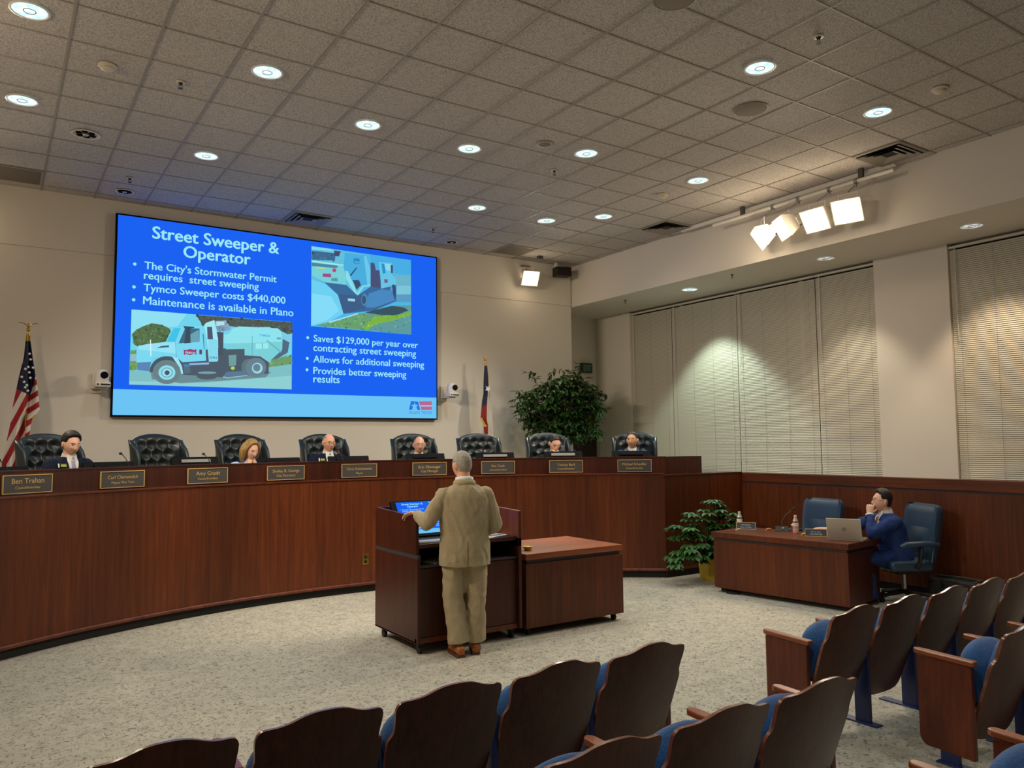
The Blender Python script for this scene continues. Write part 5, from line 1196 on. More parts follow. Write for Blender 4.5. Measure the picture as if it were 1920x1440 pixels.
row(3.22, 1.25, 0.595, 2, -1, 'tip up seats of the third left row', 'the row cut by the bottom photo edge')
row(4.45, 2.93, 0.54, 6, 1, 'tip up seats of the front right row', 'the front row right of the aisle')
row(4.79, 2.13, 0.56, 3, 1, 'tip up seats of the second right row', 'the second row right of the aisle')

# ------------------------------------------------------------------ plants
def leaf(b, p, d, n, L, w, fold=0.25):
    d = d.normalized(); s = d.cross(n)
    if s.length < 1e-4: s = V((1, 0, 0))
    s.normalize(); n = s.cross(d).normalized()
    m1 = p + d * L * 0.35; m2 = p + d * L * 0.7 - n * (L * 0.06); tip = p + d * L - n * (L * 0.16)
    b.add([p, m1 + s * w * 0.5 + n * w * fold, m1, m1 - s * w * 0.5 + n * w * fold, m2 + s * w * 0.38 + n * w * fold * 0.6, m2, m2 - s * w * 0.38 + n * w * fold * 0.6, tip],
          [(0, 2, 1), (0, 3, 2), (1, 2, 5, 4), (2, 3, 6, 5), (4, 5, 7), (5, 6, 7)])

random.seed(21)
t = thing('ficus_tree', 'tall leafy ficus tree in the corner by the dark door', 'potted plant', (8.25, 11.0, PLAT))
MB().lathe([(0.15, 0), (0.20, 0.34), (0.185, 0.34), (0.17, 0.30), (0.001, 0.30)], 24).build('pot', mat('dark_planter', '3a2a20', 0.6), t, smooth=40)
tr = MB(); lf = MB()
tr.tube([(0, 0, 0.28), (0.03, 0.0, 0.8), (-0.02, 0.02, 1.3), (0.02, 0, 1.8)], [0.035, 0.03, 0.025, 0.018], 8)
tr.tube([(0.03, 0.03, 0.28), (-0.05, 0.02, 0.8), (0.04, -0.02, 1.3), (-0.03, 0, 1.75)], [0.028, 0.024, 0.02, 0.014], 8)
lobes = [((0.0, 0.0, 1.78), (0.62, 0.44, 0.52)), ((-0.42, -0.02, 1.80), (0.42, 0.36, 0.36)), ((0.45, -0.02, 1.78), (0.45, 0.36, 0.38)), ((-0.1, -0.05, 1.42), (0.50, 0.36, 0.28)), ((0.15, -0.05, 2.10), (0.50, 0.36, 0.30)), ((0.42, -0.1, 1.40), (0.30, 0.3, 0.25)), ((-0.05, -0.06, 1.26), (0.34, 0.28, 0.16))]
sprays = []
for c, r in lobes:
    for _ in range(int(78 * r[0] / 0.5)):
        a = random.uniform(0, 2 * math.pi); e = math.asin(random.uniform(-0.7, 1)); q = random.uniform(0.55, 1.05)
        sprays.append((V(c) + V((r[0] * math.cos(a) * math.cos(e) * q, r[1] * math.sin(a) * math.cos(e) * q, r[2] * math.sin(e) * q)), V((math.cos(a), math.sin(a), 0.3))))
for c, d in [((-0.62, -0.05, 2.36), (-1, 0, 1)), ((-0.50, 0, 2.28), (-1, 0, 0.8)), ((-0.78, 0, 2.02), (-1, 0, 0.4)), ((-0.86, 0, 1.92), (-1, 0, 0)), ((-0.74, 0, 1.70), (-1, 0, -0.4)), ((0.93, 0, 2.06), (1, 0, 0.5)), ((1.0, 0, 2.02), (1, 0, 0.2)), ((0.88, 0, 1.95), (1, 0, 0.2)), ((0.40, 0, 2.48), (0.1, 0, 1)), ((0.30, 0, 2.40), (-0.2, 0, 1)), ((0.42, -0.05, 2.40), (0.2, 0, 1)), ((-0.15, 0, 2.36), (-0.3, 0, 1)), ((0.10, 0, 2.34), (0.1, 0, 1))]:
    sprays.append((V(c), V(d)))
for p, d in sprays:
    dd = V((d.x, d.y, random.uniform(-0.5, 0.35))).normalized()
    base = p - dd * 0.12
    tr.tube([base, p + dd * 0.10 - V((0, 0, 0.02))], [0.004, 0.002], 4)
    for k in range(9):
        q = base + dd * (0.22 * k / 8) - V((0, 0, 0.02 * k / 8))
        a = random.uniform(0, 2 * math.pi)
        ld = (dd * 0.7 + V((math.cos(a), math.sin(a) * 0.8, random.uniform(-0.9, 0.3)))).normalized()
        leaf(lf, q, ld, V((random.uniform(-.3, .3), random.uniform(-.5, .2), 1)), random.uniform(0.09, 0.13), random.uniform(0.038, 0.054))
for p, d in sprays[::6]:
    tr.tube([V((0, 0, 1.35)), V((p.x * 0.5, p.y * 0.5, (1.35 + p.z) / 2 + 0.05)), p], [0.012, 0.008, 0.003], 5)
tr.build('trunk', M['bark'], t, smooth=60)
lf.build('foliage', M['leaf'], t)
MB().lathe([(0.17, 0.305), (0.001, 0.315)], 20, cap=False).build('soil', M['soil'], t)

random.seed(8)
t = thing('umbrella_plant', 'bushy umbrella plant in a yellow pot left of the staff table', 'potted plant', (7.90, 7.28, 0))
MB().lathe([(0.125, 0.0), (0.15, 0.26), (0.16, 0.27), (0.15, 0.285), (0.135, 0.27), (0.12, 0.25), (0.001, 0.25)], 10).build('pot', M['yellow'], t)
MB().lathe([(0.135, 0.252), (0.001, 0.262)], 16, cap=False).build('soil', M['soil'], t)
stem = MB(); lf = MB()
heads = [(-0.62, -0.02, 0.42), (-0.55, 0.05, 0.60), (-0.50, -0.10, 0.50), (-0.40, -0.05, 0.66), (-0.38, -0.14, 0.48), (-0.30, -0.1, 0.58), (-0.28, 0.05, 0.72), (-0.22, -0.16, 0.46), (-0.18, -0.12, 0.80), (-0.10, -0.18, 0.60), (-0.12, -0.05, 0.92), (-0.05, -0.14, 0.74),
         (-0.02, 0.0, 1.02), (0.04, -0.1, 0.90), (0.06, -0.16, 0.66), (0.14, -0.08, 0.80), (0.20, -0.04, 0.92), (0.24, -0.12, 0.70), (0.34, -0.03, 0.82), (0.40, -0.1, 0.70), (0.50, 0.0, 0.76), (0.16, 0.02, 1.0), (-0.68, -0.06, 0.34), (-0.46, -0.18, 0.40), (-0.32, -0.2, 0.36), (-0.16, -0.22, 0.40), (-0.02, -0.24, 0.50), (-0.58, 0.02, 0.74), (-0.30, 0.0, 0.86), (0.02, -0.22, 0.40)]
for h in heads + [(a_ + random.uniform(-.07, .07), b_ + random.uniform(-.10, .08), c_ + random.uniform(-.08, .05)) for a_, b_, c_ in heads for _k in (0, 1)]:
    p = V(h); m_ = V((p.x * 0.45, p.y * 0.5, 0.30 + (p.z - 0.30) * 0.65))
    stem.tube([(p.x * 0.05, p.y * 0.1, 0.25), m_, p], [0.010, 0.006, 0.004], 5)
    ax = (p - V((0, 0, 0.3))).normalized()
    a0 = random.uniform(0, 6)
    for k in range(8):
        a = a0 + k * 2 * math.pi / 8
        d = V((math.cos(a), math.sin(a), -0.35)) + ax * 0.25
        leaf(lf, p, d, V((0, 0, 1)) + ax * 0.3, random.uniform(0.10, 0.15), random.uniform(0.046, 0.064), 0.12)
stem.build('stems', mat('green_stem', '4a5a2c', 0.6), t, smooth=60)
lf.build('foliage', M['leaf_b'], t)
# ------------------------------------------------------------------ people
def sst(a, b_, x):
    t_ = min(1, max(0, (x - a) / (b_ - a))); return t_ * t_ * (3 - 2 * t_)

def head_pt(az, el, off=0.0, fem=0.0):
    """point on a head (face towards +Y, eyes near z=0)"""
    sx_, cx_ = math.sin(az), math.cos(az); se, ce = math.sin(el), math.cos(el)
    x = 0.076 * sx_ * ce; y = 0.097 * cx_ * ce; z = 0.120 * se
    low = sst(0.0, 1.0, -se)
    x *= 1 - 0.26 * low
    if y > 0: y *= 1 - 0.10 * sst(0.2, 1, se) + 0.05 * low
    else: y *= 1 + 0.06 * sst(-0.2, 0.5, se) - 0.38 * sst(0.15, 0.9, -se)
    fr = max(0.0, cx_)
    d = 0.0
    d += 0.024 * math.exp(-(az / 0.13) ** 2) * (sst(0.14, -0.30, el) if el > -0.30 else math.exp(-((el + 0.30) / 0.085) ** 2))   # nose
    d += 0.008 * math.exp(-((abs(az) - 0.16) / 0.09) ** 2) * math.exp(-((el + 0.30) / 0.08) ** 2)
    d -= 0.009 * math.exp(-((abs(az) - 0.40) / 0.20) ** 2) * math.exp(-((el - 0.04) / 0.12) ** 2)   # sockets
    d += 0.004 * math.exp(-((abs(az) - 0.35) / 0.3) ** 2) * math.exp(-((el - 0.22) / 0.09) ** 2)    # brow
    d += 0.005 * math.exp(-((abs(az) - 0.65) / 0.2) ** 2) * math.exp(-((el + 0.2) / 0.16) ** 2)     # cheek
    d += 0.005 * math.exp(-(az / 0.26) ** 2) * (math.exp(-((el + 0.50) / 0.05) ** 2) + math.exp(-((el + 0.63) / 0.05) ** 2))
    d += 0.010 * math.exp(-(az / 0.35) ** 2) * math.exp(-((el + 0.92) / 0.14) ** 2) * fr            # chin
    n = V((sx_ * ce / 0.076, cx_ * ce / 0.097, se / 0.120)).normalized()
    fdir = V((sx_ * 0.5, 1.0, -0.12)).normalized() if abs(az) < 0.5 and el < 0.3 else n
    return V((x, y, z)) + fdir * d + n * off

def head_patch(mb, f, a0, a1, e0, e1, off, Mh, nu=8, nv=5, bend=0.0):
    """patch on the face; f(u,v) in 0..1 gives a lens outline factor"""
    mb.grid(lambda u, v: tuple(Mh @ head_pt(a0 + (a1 - a0) * u, (e0 + e1) / 2 + (v - 0.5) * (e1 - e0) * f(u) + bend * (2 * u - 1) ** 2, off)), nu, nv)

def tube_local(mb, path, r, n=12, flat=1.0): mb.tube(path, r, n, None, flat)

def hand(mb, w, fd, nd, thumb, curl=0.35, s=1.0):
    """palm and five bent fingers: w wrist, fd finger direction, nd palm normal, thumb +1/-1"""
    fd = V(fd).normalized(); nd = V(nd); nd = (nd - fd * nd.dot(fd)).normalized(); sd = fd.cross(nd) * thumb
    w = V(w)
    rings = []
    for q, hw, th in [(-0.01, 0.027, 0.020), (0.02, 0.034, 0.017), (0.06, 0.042, 0.015), (0.092, 0.042, 0.012), (0.100, 0.036, 0.009)]:
        c = w + fd * q * s
        rings.append([c + sd * (hw * s * math.cos(2 * math.pi * i / 14)) + nd * (th * s * math.sin(2 * math.pi * i / 14)) for i in range(14)])
    mb.loft(rings)
    for k, (o, L) in enumerate([(0.033, 0.072), (0.011, 0.080), (-0.011, 0.074), (-0.032, 0.058)]):
        p = w + (fd * 0.090 + sd * o) * s; path = [p - fd * 0.02 * s]; ang = 0.0
        for j, (fr, cv) in enumerate([(0.45, 0.6), (0.30, 1.1), (0.25, 0.8)]):
            ang += curl * cv * (1 + 0.08 * k)
            d = fd * math.cos(ang) + nd * math.sin(ang) + sd * (o * 1.2)
            path.append(p); p = p + d * (L * fr * s)
        path.append(p)
        mb.tube(path, [0.009 * s, 0.009 * s, 0.0088 * s, 0.008 * s, 0.006 * s], 8)
    p = w + (fd * 0.025 + sd * 0.030) * s
    d1 = (fd * 0.65 + sd * 0.7 + nd * 0.25).normalized(); d2 = (fd * 0.9 + sd * 0.25 + nd * 0.35).normalized()
    mb.tube([p - d1 * 0.015 * s, p, p + d1 * 0.038 * s, p + d1 * 0.038 * s + d2 * 0.034 * s], [0.013 * s, 0.012 * s, 0.0105 * s, 0.007 * s], 8)

JT = [(-0.24, .222, .152, 0), (-0.1, .222, .155, 0), (0.05, .218, .152, 0), (.25, .203, .143, 0), (.45, .210, .148, 0.004), (.65, .222, .145, 0.0), (.78, .222, .132, -0.006), (.86, .205, .115, -0.01), (.92, .150, .096, -0.014), (.965, .105, .082, -0.013), (.99, .082, .074, -0.010)]
BT = [(-0.1, .165, .115, 0), (0.05, .165, .115, 0), (.25, .15, .105, 0), (.5, .165, .11, 0), (.75, .172, .10, 0), (.88, .14, .085, -0.01), (.96, .075, .068, -0.008), (1.02, .058, .060, 0)]
def spine_rings(H_, N_, tab, sx_=1.0, sy_=1.0, n=28, tmin=-9, vert=True):
    rings = []
    for t_, rx_, ry_, oy in tab:
        if t_ < tmin: continue
        if t_ < 0.0 and vert: c = V((H_.x, H_.y, H_.z + (N_.z - H_.z) * t_))
        else: c = H_ + (N_ - H_) * t_
        rings.append([(c.x + rx_ * sx_ * math.copysign(abs(math.cos(q)) ** 0.85, math.cos(q)), c.y + oy + ry_ * sy_ * math.copysign(abs(math.sin(q)) ** 0.9, math.sin(q)), c.z) for q in [2 * math.pi * i / n for i in range(n)]])
    return rings

def fuse(name, mb, m, parent, voxel, smooth_it=3, fold=0.0, seed=0.0):
    """voxel-fuse overlapping volumes into one continuous skin, smooth it and add cloth folds"""
    me = bpy.data.meshes.new('tmp'); me.from_pydata(mb.v, [], mb.f); me.update()
    ob = bpy.data.objects.new('tmp', me); COL.objects.link(ob)
    r = ob.modifiers.new('r', 'REMESH'); r.mode = 'VOXEL'; r.voxel_size = voxel
    if smooth_it:
        s = ob.modifiers.new('s', 'SMOOTH'); s.iterations = smooth_it; s.factor = 0.5
    dg = bpy.context.evaluated_depsgraph_get()
    out = bpy.data.meshes.new_from_object(ob.evaluated_get(dg))
    bpy.data.objects.remove(ob); bpy.data.meshes.remove(me)
    if fold:
        nn = [v.normal.copy() for v in out.vertices]
        for v, n_ in zip(out.vertices, nn):
            p = v.co
            f = noise.noise(V((p.x * 8 + p.z * 2 + seed, p.y * 8, p.z * 4))) + 0.6 * (0.5 - abs(noise.noise(V((p.x * 14 + p.z * 5, p.y * 14 + seed, p.z * 7)))) * 2) + 0.25 * noise.noise(V((p.x * 30, p.y * 30 + seed, p.z * 20)))
            v.co = p + n_ * (fold * f)
    out.polygons.foreach_set('use_smooth', [True] * len(out.polygons))
    out.name = name; out.materials.clear(); out.materials.append(m)
    o = bpy.data.objects.new(name, out); COL.objects.link(o)
    o.parent = parent
    return o

def decal(name, src, rows, m, parent, off=0.004, nx=8, direction=(0, -1, 0), cover=None):
    """cloth piece lying on a garment: rows of (z, xl, xr) projected along direction"""
    d = V(direction)
    b = BVHTree.FromPolygons([v.co.copy() for v in src.data.vertices], [list(p.vertices) for p in src.data.polygons])
    sub = []
    for k in range(len(rows) - 1):
        for q in range(5):
            sub.append([rows[k][i] + (rows[k + 1][i] - rows[k][i]) * q / 5 for i in range(3)])
    sub.append(rows[-1])
    pts = []
    for z, xl, xr in sub:
        for i in range(nx + 1):
            x = xl + (xr - xl) * i / nx
            h = b.ray_cast(V((x, -d.y * 2, z)), d)
            pts.append((x, h[0].y - d.y * off, z) if h[0] is not None else None)
    mb = MB(); w = nx + 1
    fs = [(j * w + i, j * w + i + 1, (j + 1) * w + i + 1, (j + 1) * w + i) for j in range(len(sub) - 1) for i in range(nx)]
    fs = [f for f in fs if all(pts[k] is not None for k in f) and max(pts[k][1] for k in f) - min(pts[k][1] for k in f) < 0.04]
    use = sorted({k for f in fs for k in f}); ix = {k: i for i, k in enumerate(use)}
    mb.add([pts[k] for k in use], [tuple(ix[k] for k in f) for f in fs])
    return mb.build(name, m, parent, smooth=180)

def person(label, loc, rz, hip, neck, head, hyaw, hpitch, arms, skin, hair, seated=True, suit='navy', shirt='shirt', tie=None, glasses=False, beard=False,
           voxel=0.006, trouser=None, hroll=0.0, jsx=1.0, jmin=-0.12, badge=False, lapel=True, hand_curl=(0.4, 0.4), hands=None, group=None, legs=None, hair_style='short', mouth=True):
    t = thing('person', label, 'person', loc, rz, group)
    H_, N_, K = V(hip), V(neck), V(head)
    Mh = Matrix.Translation(K) @ Matrix.Rotation(-hyaw, 4, 'Z') @ Matrix.Rotation(hpitch, 4, 'X') @ Matrix.Rotation(hroll, 4, 'Y')
    b = MB()
    b.loft(spine_rings(H_, N_, BT))
    b.tube([N_ - V((0, 0.005, 0.05)), N_ + (K - N_) * 0.35 + V((0, -0.012, 0)), Mh @ V((0, -0.022, -0.05))], [0.062, 0.056, 0.055], 16)
    nu, nv = 56, 40
    rings = []
    for j in range(1, nv):
        el = -math.pi / 2 + math.pi * j / nv
        rings.append([tuple(Mh @ head_pt(2 * math.pi * i / nu, el)) for i in range(nu)])
    b.loft(rings)
    for e in (-1, 1):
        Me = Mh @ Matrix.Translation((e * 0.081, -0.012, -0.005)) @ Matrix.Rotation(e * R(-30), 4, 'Z') @ Matrix.Rotation(R(-10), 4, 'X')
        b.ell((0, 0, 0), (0.012, 0.020, 0.034), Me, 12, 8)
        b.ell((e * 0.006, -0.006, 0.004), (0.006, 0.017, 0.029), Me, 12, 8)
    if legs is None:
        legs = [[(e * 0.095, H_.y, H_.z), (e * 0.12, H_.y + 0.42, H_.z - 0.01), (e * 0.12, H_.y + 0.38, 0.09)] for e in (-1, 1)]
    for (h0, k0, a0) in legs: b.tube([h0, k0, a0], [0.075, 0.052, 0.040], 12)
    hs = hands or [None, None]
    for e, (sh, el, wr) in zip((-1, 1), arms):
        b.tube([sh, el], [0.050, 0.040], 12); b.tube([el, wr], [0.042, 0.027], 12); b.ell(el, (0.042, 0.042, 0.042), None, 10, 8)
        i = 0 if e < 0 else 1
        if hs[i]: fd, nd, th = hs[i]
        else: fd, nd, th = (V(wr) - V(el)), V((0, 0, -1)), (1 if e < 0 else -1)
        hand(b, wr, fd, nd, th, hand_curl[i])
    body = fuse('body', b, M[skin], t, voxel, 2)
    # face
    lens = lambda u: max(0.05, math.sin(math.pi * u)) ** 0.7
    one = lambda u: 0.35 + 0.65 * abs(math.sin(math.pi * u)) ** 0.5
    ew = MB(); ey = MB(); br = MB()
    for e in (-1, 1):
        a = sorted((e * 0.26, e * 0.56))
        head_patch(ew, lens, a[0], a[1], -0.02, 0.075, 0.0022, Mh)
        a = sorted((e * 0.36, e * 0.48)); head_patch(ey, one, a[0], a[1], -0.025, 0.075, 0.0032, Mh)
        a = sorted((e * 0.20, e * 0.66)); head_patch(br, one, a[0], a[1], 0.165, 0.225, 0.003, Mh)
    ew.build('eye', mat('eye_white', 'c8b8a8', 0.4), t, smooth=180); ey.build('iris', M['eye'], t, smooth=180)
    br.build('eyebrow', M[hair if hair in ('hair_dark', 'hair_grey') else 'beard'], t, smooth=180)
    if mouth:
        lp = MB(); head_patch(lp, lens, -0.30, 0.30, -0.615, -0.515, 0.003, Mh, bend=0.085 if hair_style == 'long' else 0.02); lp.build('lips', M['lip'], t, smooth=180)
    # hair
    if hair:
        hb = MB()
        def cover(az, el):
            az = (az + math.pi) % (2 * math.pi) - math.pi; a = abs(az)
            front = 0.80 if hair_style != 'bald' else 9
            line = front - 0.14 * sst(0.4, 0.9, a) - 0.46 * sst(0.95, 1.3, a) - 0.70 * sst(1.65, 2.2, a)
            if hair_style == 'bald': line = 0.55 - 0.9 * sst(1.5, 2.1, a) if a > 1.15 else 9
            if hair_style == 'buzz': line -= 0.02
            v = sst(line - 0.05, line + 0.12, el)
            if hair_style == 'bald': v *= sst(0.95, 0.55, el)
            if hair_style == 'part' : v *= 1.0
            return v
        th = dict(short=0.016, bald=0.007, buzz=0.008, part=0.022, long=0.026)[hair_style]
        nu, nv = 72, 44; vs_ = []; cv = []
        for j in range(nv + 1):
            el = -1.05 + (math.pi / 2 + 1.05) * j / nv
            for i in range(nu):
                az = 2 * math.pi * i / nu; c = cover(az, el)
                n_ = noise.noise(V((math.sin(az) * 6, math.cos(az) * 6, el * 9)))
                extra = 0.008 * sst(0.3, 1.0, el) * (1 if hair_style == 'part' else 0.3) - th * 0.55 * sst(0.55, 0.05, el) * (0 if hair_style == 'long' else 1)
                vs_.append(tuple(Mh @ head_pt(az, el, 0.001 + c * (th + extra + 0.003 * n_) - (1 - c) * 0.006))); cv.append(c)
        fs = []
        for j in range(nv):
            for i in range(nu):
                q = (j * nu + i, j * nu + (i + 1) % nu, (j + 1) * nu + (i + 1) % nu, (j + 1) * nu + i)
                if max(cv[k] for k in q) > 0.03: fs.append(q)
        hb.add(vs_, fs)
        if hair_style == 'long':
            for a in [x * 0.26 for x in range(-6, 7)]:
                az = math.pi + a
                top_ = Mh @ head_pt(az, 0.55, 0.022); mid = Mh @ (head_pt(az, -0.1, 0.034)); low = Mh @ (head_pt(az, -0.75, 0.052) + V((0, -0.005, -0.03)))
                end = Mh @ (V((0.062 * math.sin(az), 0.085 * math.cos(az) - 0.01, -0.155 + 0.012 * math.sin(a * 7))))
                hb.tube([top_, mid, low, end], [0.016, 0.023, 0.024, 0.010], 8)
            for e in (-1, 1):
                hb.tube([Mh @ head_pt(e * 0.35, 1.0, 0.014), Mh @ head_pt(e * 0.95, 0.66, 0.018), Mh @ head_pt(e * 1.32, 0.15, 0.022), Mh @ (head_pt(e * 1.42, -0.5, 0.030) + V((0, 0, -0.03)))], [0.012, 0.015, 0.019, 0.014], 8)
        hb.build('hair', M[hair], t, smooth=180)
    if beard:
        bb = MB(); bb.grid(lambda u, v: tuple(Mh @ head_pt(-0.62 + 1.24 * u, -1.25 + 0.60 * v - 0.1 * (1 - abs(2 * u - 1)), 0.006)), 14, 10)
        bb.grid(lambda u, v: tuple(Mh @ head_pt(-0.42 + 0.84 * u, -0.485 + 0.08 * v, 0.005)), 12, 4)
        bb.build('beard', M['beard'], t, smooth=180)
    if glasses:
        g_ = MB()
        for e in (-1, 1):
            c = [Mh @ (V((e * 0.032 + 0.024 * math.cos(q), 0.0995, 0.002 + 0.016 * math.sin(q)))) for q in [2 * math.pi * i / 18 for i in range(19)]]
            g_.tube(c, 0.0016, 6)
            g_.tube([Mh @ V((e * 0.056, 0.099, 0.006)), Mh @ V((e * 0.080, 0.06, 0.006)), Mh @ V((e * 0.083, -0.01, 0.006))], 0.0015, 6)
        g_.tube([Mh @ V((-0.009, 0.1, 0.005)), Mh @ V((0.009, 0.1, 0.005))], 0.0015, 6)
        g_.build('glasses', M['dark_grille'], t)
    # jacket and trousers
    j = MB(); j.loft(spine_rings(H_, N_, JT, jsx, 1.0, 32, jmin))
    for e, (sh, el, wr) in zip((-1, 1), arms):
        sh, el, wr = V(sh), V(el), V(wr)
        j.ell(sh + V((-e * 0.012, 0, -0.022)), (0.082, 0.080, 0.074), None, 18, 12); j.tube([sh + V((0, 0, -0.03)), sh + (el - sh) * 0.5, el], [0.078, 0.072, 0.064], 16)
        j.ell(el, (0.064, 0.064, 0.064), None, 12, 8)
        j.tube([el, el + (wr - el) * 0.5, wr - (wr - el).normalized() * 0.02], [0.064, 0.056, 0.046], 16)
    jk = fuse('jacket', j, M[suit], t, 0.009, 3, 0.009 if seated else 0.012, loc[0] * 3)
    tr_ = MB()
    for (h0, k0, a0) in legs:
        h0, k0, a0 = V(h0), V(k0), V(a0)
        tr_.tube([h0 + V((0, 0, 0.06)), h0, (h0 + k0) / 2, k0, (k0 + a0) / 2, a0 - V((0, 0, 0.03))], [0.100, 0.102, 0.098, 0.088, 0.086, 0.092], 18)
    tr_.ell(H_, (0.19, 0.135, 0.12), None, 18, 12)
    fuse('trousers', tr_, M[trouser or suit], t, 0.010, 2, 0.010 if seated else 0.013, loc[1] * 2)
    for (h0, k0, a0), e in zip(legs, (-1, 1)):
        toe = getattr(person, 'toes', {}).get(label, (0, 0))[0 if e < 0 else 1] if False else 0
        sm = MB(); a0 = V(a0); X = Matrix.Translation((a0.x, a0.y, 0)) @ Matrix.Rotation(R(e * -8), 4, 'Z')
        prof = [(-0.085, .030, .055), (-0.07, .037, .075), (-0.02, .040, .085), (0.05, .043, .075), (0.11, .049, .055), (0.16, .046, .045), (0.195, .030, .035), (0.205, .012, .026)]
        sm.loft([[X @ V((w_ * math.copysign(abs(math.cos(q)) ** .8, math.cos(q)), y, 0.018 + h_ * (0.5 + 0.5 * math.sin(q)))) for q in [2 * math.pi * i / 16 for i in range(16)]] for y, w_, h_ in prof])
        so = sm.build('shoe', M['shoe'] if not seated else M['black'], t, smooth=60)
        sl = MB(); sl.prism([(w_ * 1.06, y) for y, w_, h_ in prof] + [(-w_ * 1.06, y) for y, w_, h_ in reversed(prof)], 0.0, 0.026, lambda x, y, z: (x, y, z), X)
        sl.build('sole', M['sole'], so)
    # shirt front, tie, lapels
    if lapel:
        z1 = N_.z - 0.005; z0 = N_.z - 0.30; cy_ = 0
        sm = decal('shirt_front', jk, [(z1, -0.050, 0.050), (z1 - 0.04, -0.058, 0.058), (z1 - 0.14, -0.038, 0.038), (z0, -0.004, 0.004)], M[shirt], t, 0.005, 10)
        lp = [decal('lapel', jk, [(z1 - 0.02, e * 0.058, e * 0.080), (z1 - 0.07, e * 0.056, e * 0.105), (z1 - 0.15, e * 0.038, e * 0.090), (z0, e * 0.004, e * 0.022)], M[suit], t, 0.009, 6) for e in (-1, 1)]
        cl = MB()
        cl.loft([[N_ + V((rx_ * math.cos(q), -0.006 + ry_ * math.sin(q) + 0.2 * zz, zz - 0.018 * math.sin(q))) for q in [2 * math.pi * i / 28 for i in range(28)]] for rx_, ry_, zz in [(.072, .072, -.02), (.068, .068, .01), (.064, .064, .034), (.061, .061, .034), (.062, .062, 0.0)]], False)
        for e in (-1, 1): cl.prism([(e * 0.004, 0.0), (e * 0.050, 0.030), (e * 0.052, -0.012), (e * 0.026, -0.045)][::e], 0.0, 0.004, lambda x, z, t_: (N_.x + x, N_.y + 0.080 - abs(x) * 0.55 + t_ - z * 0.3, N_.z + z))
        cl.build('shirt_collar', M[shirt], t, smooth=60)
        if tie: decal('tie', jk, [(z1 - 0.035, -0.020, 0.020), (z1 - 0.07, -0.015, 0.015), (z1 - 0.2, -0.030, 0.030), (z0 - 0.02, -0.034, 0.034)], M[tie], t, 0.013, 6)
        if badge:
            zb = N_.z - 0.085
            decal('name_badge', jk, [(zb + 0.02, 0.075, 0.150), (zb - 0.02, 0.075, 0.150)], M['badge_k'], t, 0.014, 4)
            decal('badge_print', jk, [(zb + 0.011, 0.080, 0.128), (zb - 0.013, 0.080, 0.128)], M['badge_y'], t, 0.017, 4)
            decal('badge_edge', jk, [(zb + 0.02, 0.140, 0.152), (zb - 0.02, 0.140, 0.152)], M['white'], t, 0.017, 2)
    return t, jk, Mh

def desk_arms(hz, nz, ny, spread=0.20, wz=None):
    sz = nz - 0.06; wz = wz or 0.78
    return [[(e * 0.185, ny - 0.02, sz), (e * (spread + 0.09), ny + 0.10, sz - 0.26), (e * 0.14, ny + 0.30, wz + 0.03)] for e in (-1, 1)]

def councillor(a, head_z, label, hyaw, hpitch, r_head=6.95, lean=0.13, **kw):
    hl = head_z - PLAT; rh = r_head + lean + 0.03
    p = arc(a, rh)
    neck = (0, lean, hl - 0.132); hip = (0, 0, max(0.46, hl - 0.132 - 0.50))
    arms = kw.pop('arms', None) or desk_arms(hip[2], neck[2], lean)
    return person(label, (p.x, p.y, PLAT), math.pi - R(a), hip, neck, (kw.pop('hx', 0), lean + 0.03, hl), R(hyaw), R(hpitch), arms, kw.pop('skin', 'skin'), kw.pop('hair', None), **kw)

councillor(-24.7, 1.842, 'man with dark hair, navy jacket and lilac tie seated before the striped flag', -2, -10, hair='hair_dark', hair_style='part', suit='navy', tie='tie_l', badge=True)
councillor(-7.4, 1.752, 'smiling blonde woman in a pale blue top looking down', -12, -16, lean=0.22, hair='hair_blond', hair_style='long', suit='shirt_b', shirt='skin', skin='skin', jsx=0.86)
councillor(1.1, 1.836, 'balding man with glasses, navy jacket and grey tie behind the dais', -6, -2, hair='hair_grey', hair_style='bald', suit='navy', tie='tie_g', glasses=True, badge=True, skin='skin_r')
councillor(11.7, 1.795, 'balding man with a goatee and glasses behind a dais monitor', 4, 2, hair='hair_grey', hair_style='bald', suit='grey_suit', beard=True, glasses=True, skin='skin_r', lean=0.05, r_head=7.0)
hl = 1.795 - PLAT
councillor(28.0, 1.795, 'man with short dark hair resting his chin on his hand, head bowed', -14, -26, hair='hair_dark', hair_style='buzz', suit='charcoal', lean=0.20, r_head=6.98, mouth=False,
           arms=[[(-0.185, 0.18, hl - 0.21), (-0.22, 0.34, hl - 0.40), (0.0, 0.36, hl - 0.20)], [(0.185, 0.18, hl - 0.21), (0.28, 0.30, hl - 0.42), (0.12, 0.46, hl - 0.40)]], hands=[((0.15, -0.35, 1.0), (0.6, -0.6, 0.1), 1), None], hand_curl=(0.9, 0.4))
councillor(37.4, 1.832, 'man with greying dark hair and blue jacket turned aside at the right end', 22, 3, hair='hair_dark', hair_style='buzz', suit='shirt_blue', lean=0.03, r_head=7.02, skin='skin_t')

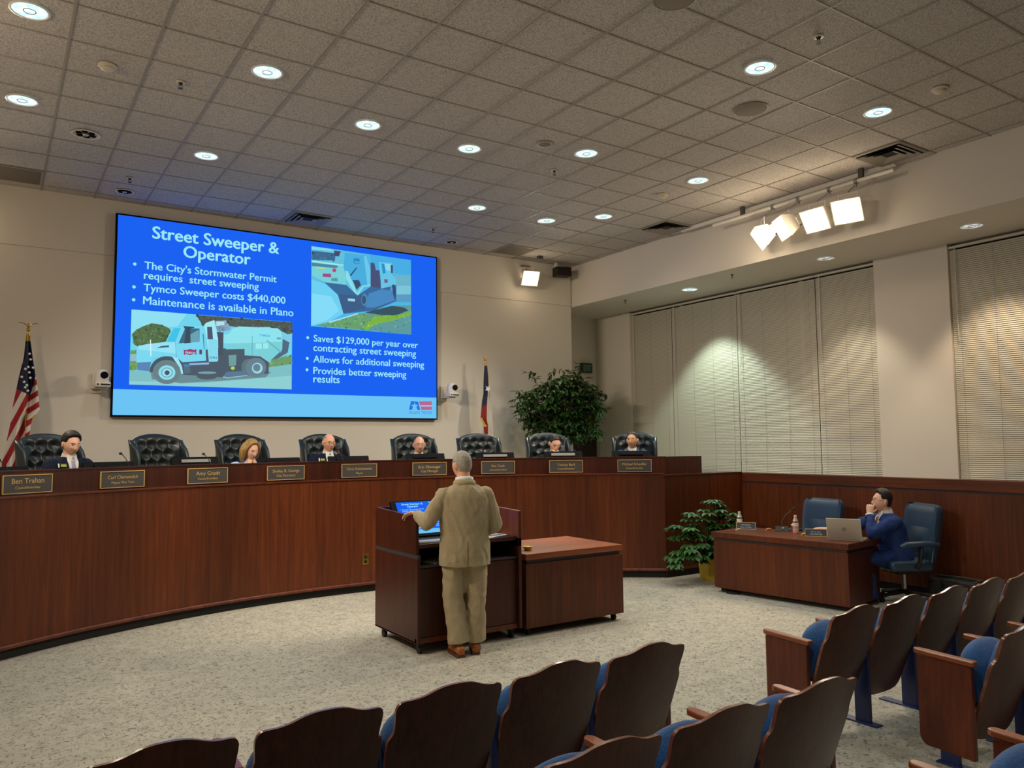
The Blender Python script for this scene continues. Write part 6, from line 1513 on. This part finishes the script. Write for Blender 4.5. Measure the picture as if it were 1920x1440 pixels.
# man at the staff table, seen from his left side
person('man in a royal blue suit with his fist at his mouth', (8.53, 5.07, 0), R(56.5), (0, 0, 0.50), (0.0, 0.11, 0.985), (0.0, 0.145, 1.115), R(4), R(8),
       [[(-0.185, 0.10, 0.915), (-0.20, 0.36, 0.775), (-0.055, 0.315, 0.975)], [(0.185, 0.12, 0.915), (0.33, 0.37, 0.785), (0.45, 0.60, 0.760)]],
       'skin', 'hair_dark', suit='blue_suit', tie='tie_r', glasses=True, voxel=0.005, hair_style='part',
       hands=[((0.25, -0.25, 1.0), (0.7, -0.3, -0.25), -1), ((0.35, 0.95, 0.05), (0, 0, -1), -1)], hand_curl=(1.15, 0.25))
q_ = [o for o in bpy.data.objects if o.get('label', '').startswith('man in a royal blue')][0]
def cuff(a, b_, r, name, m, L=0.05):
    a, b_ = V(a), V(b_); d = (b_ - a).normalized()
    MB().tube([b_ - d * L, b_ - d * 0.002], r, 16).build(name, m, q_, smooth=60)
cuff((-0.20, 0.36, 0.775), (-0.055, 0.315, 0.975), 0.043, 'shirt_cuff', M['shirt'], 0.06)
cuff((-0.20, 0.36, 0.775), (-0.050, 0.313, 0.985), 0.0335, 'watch', M['brass'], 0.018)
cuff((0.33, 0.37, 0.785), (0.45, 0.60, 0.760), 0.041, 'shirt_cuff', M['shirt'], 0.05)

# speaker at the lectern
tm, jk, Mh = person('grey haired man in a tan suit standing at the lectern, seen from behind', (3.44, 5.97, 0), R(-20), (0, 0.0, 0.90), (0.0, 0.01, 1.475), (-0.015, 0.035, 1.618), R(-27), R(-3),
       [[(-0.190, 0.0, 1.385), (-0.325, -0.03, 1.13), (-0.405, 0.16, 1.205)], [(0.190, 0.0, 1.385), (0.275, 0.0, 1.10), (0.22, 0.22, 1.02)]],
       'skin_r', 'hair_white', seated=False, suit='tan_suit', trouser='tan_trouser', voxel=0.005, lapel=False, jmin=-0.3, jsx=1.0, hair_style='buzz',
       legs=[[(-0.10, 0.0, 0.90), (-0.095, 0.02, 0.48), (-0.06, -0.01, 0.135)], [(0.10, 0.0, 0.90), (0.105, 0.03, 0.48), (0.10, 0.06, 0.135)]],
       hands=[((-0.35, 0.55, -0.15), (-0.35, -0.1, -1.0), 1), None], hand_curl=(0.55, 0.4))
decal('vent_slit_shade', jk, [(0.985, -0.002, 0.003), (0.775, 0.000, 0.006)], M['tan_shade'], tm, 0.004, 2, (0, 1, 0))  # flat dark strip painting the shade of the vent, no slit is cut
cb = MB()
N_ = V((0.0, 0.01, 1.475))
hc = [(0.05, 0.07, -0.06), (0.078, 0.03, -0.02), (0.080, -0.015, -0.002), (0.045, -0.066, 0.004), (0.0, -0.080, 0.004)]
hc = hc + [(-x, y, z) for x, y, z in hc[-2::-1]]
cb.tube([N_ + V(q) - V((0, 0, 0.004)) for q in hc], [0.016, 0.019, 0.020, 0.021, 0.021, 0.021, 0.020, 0.019, 0.016], 12, None, 1.5)
cb.build('jacket_collar', M['tan_suit'], tm, smooth=60)
cc = MB()
hc = [(0.055, 0.05, 0.012), (0.066, -0.01, 0.026), (0.040, -0.054, 0.030), (0.0, -0.070, 0.030)]
hc = hc + [(-x, y, z) for x, y, z in hc[-2::-1]]
cc.tube([N_ + V(q) for q in hc], [0.014, 0.016, 0.018, 0.018, 0.018, 0.016, 0.014], 10, None, 1.3)
cc.build('shirt_collar', M['shirt'], tm, smooth=60)
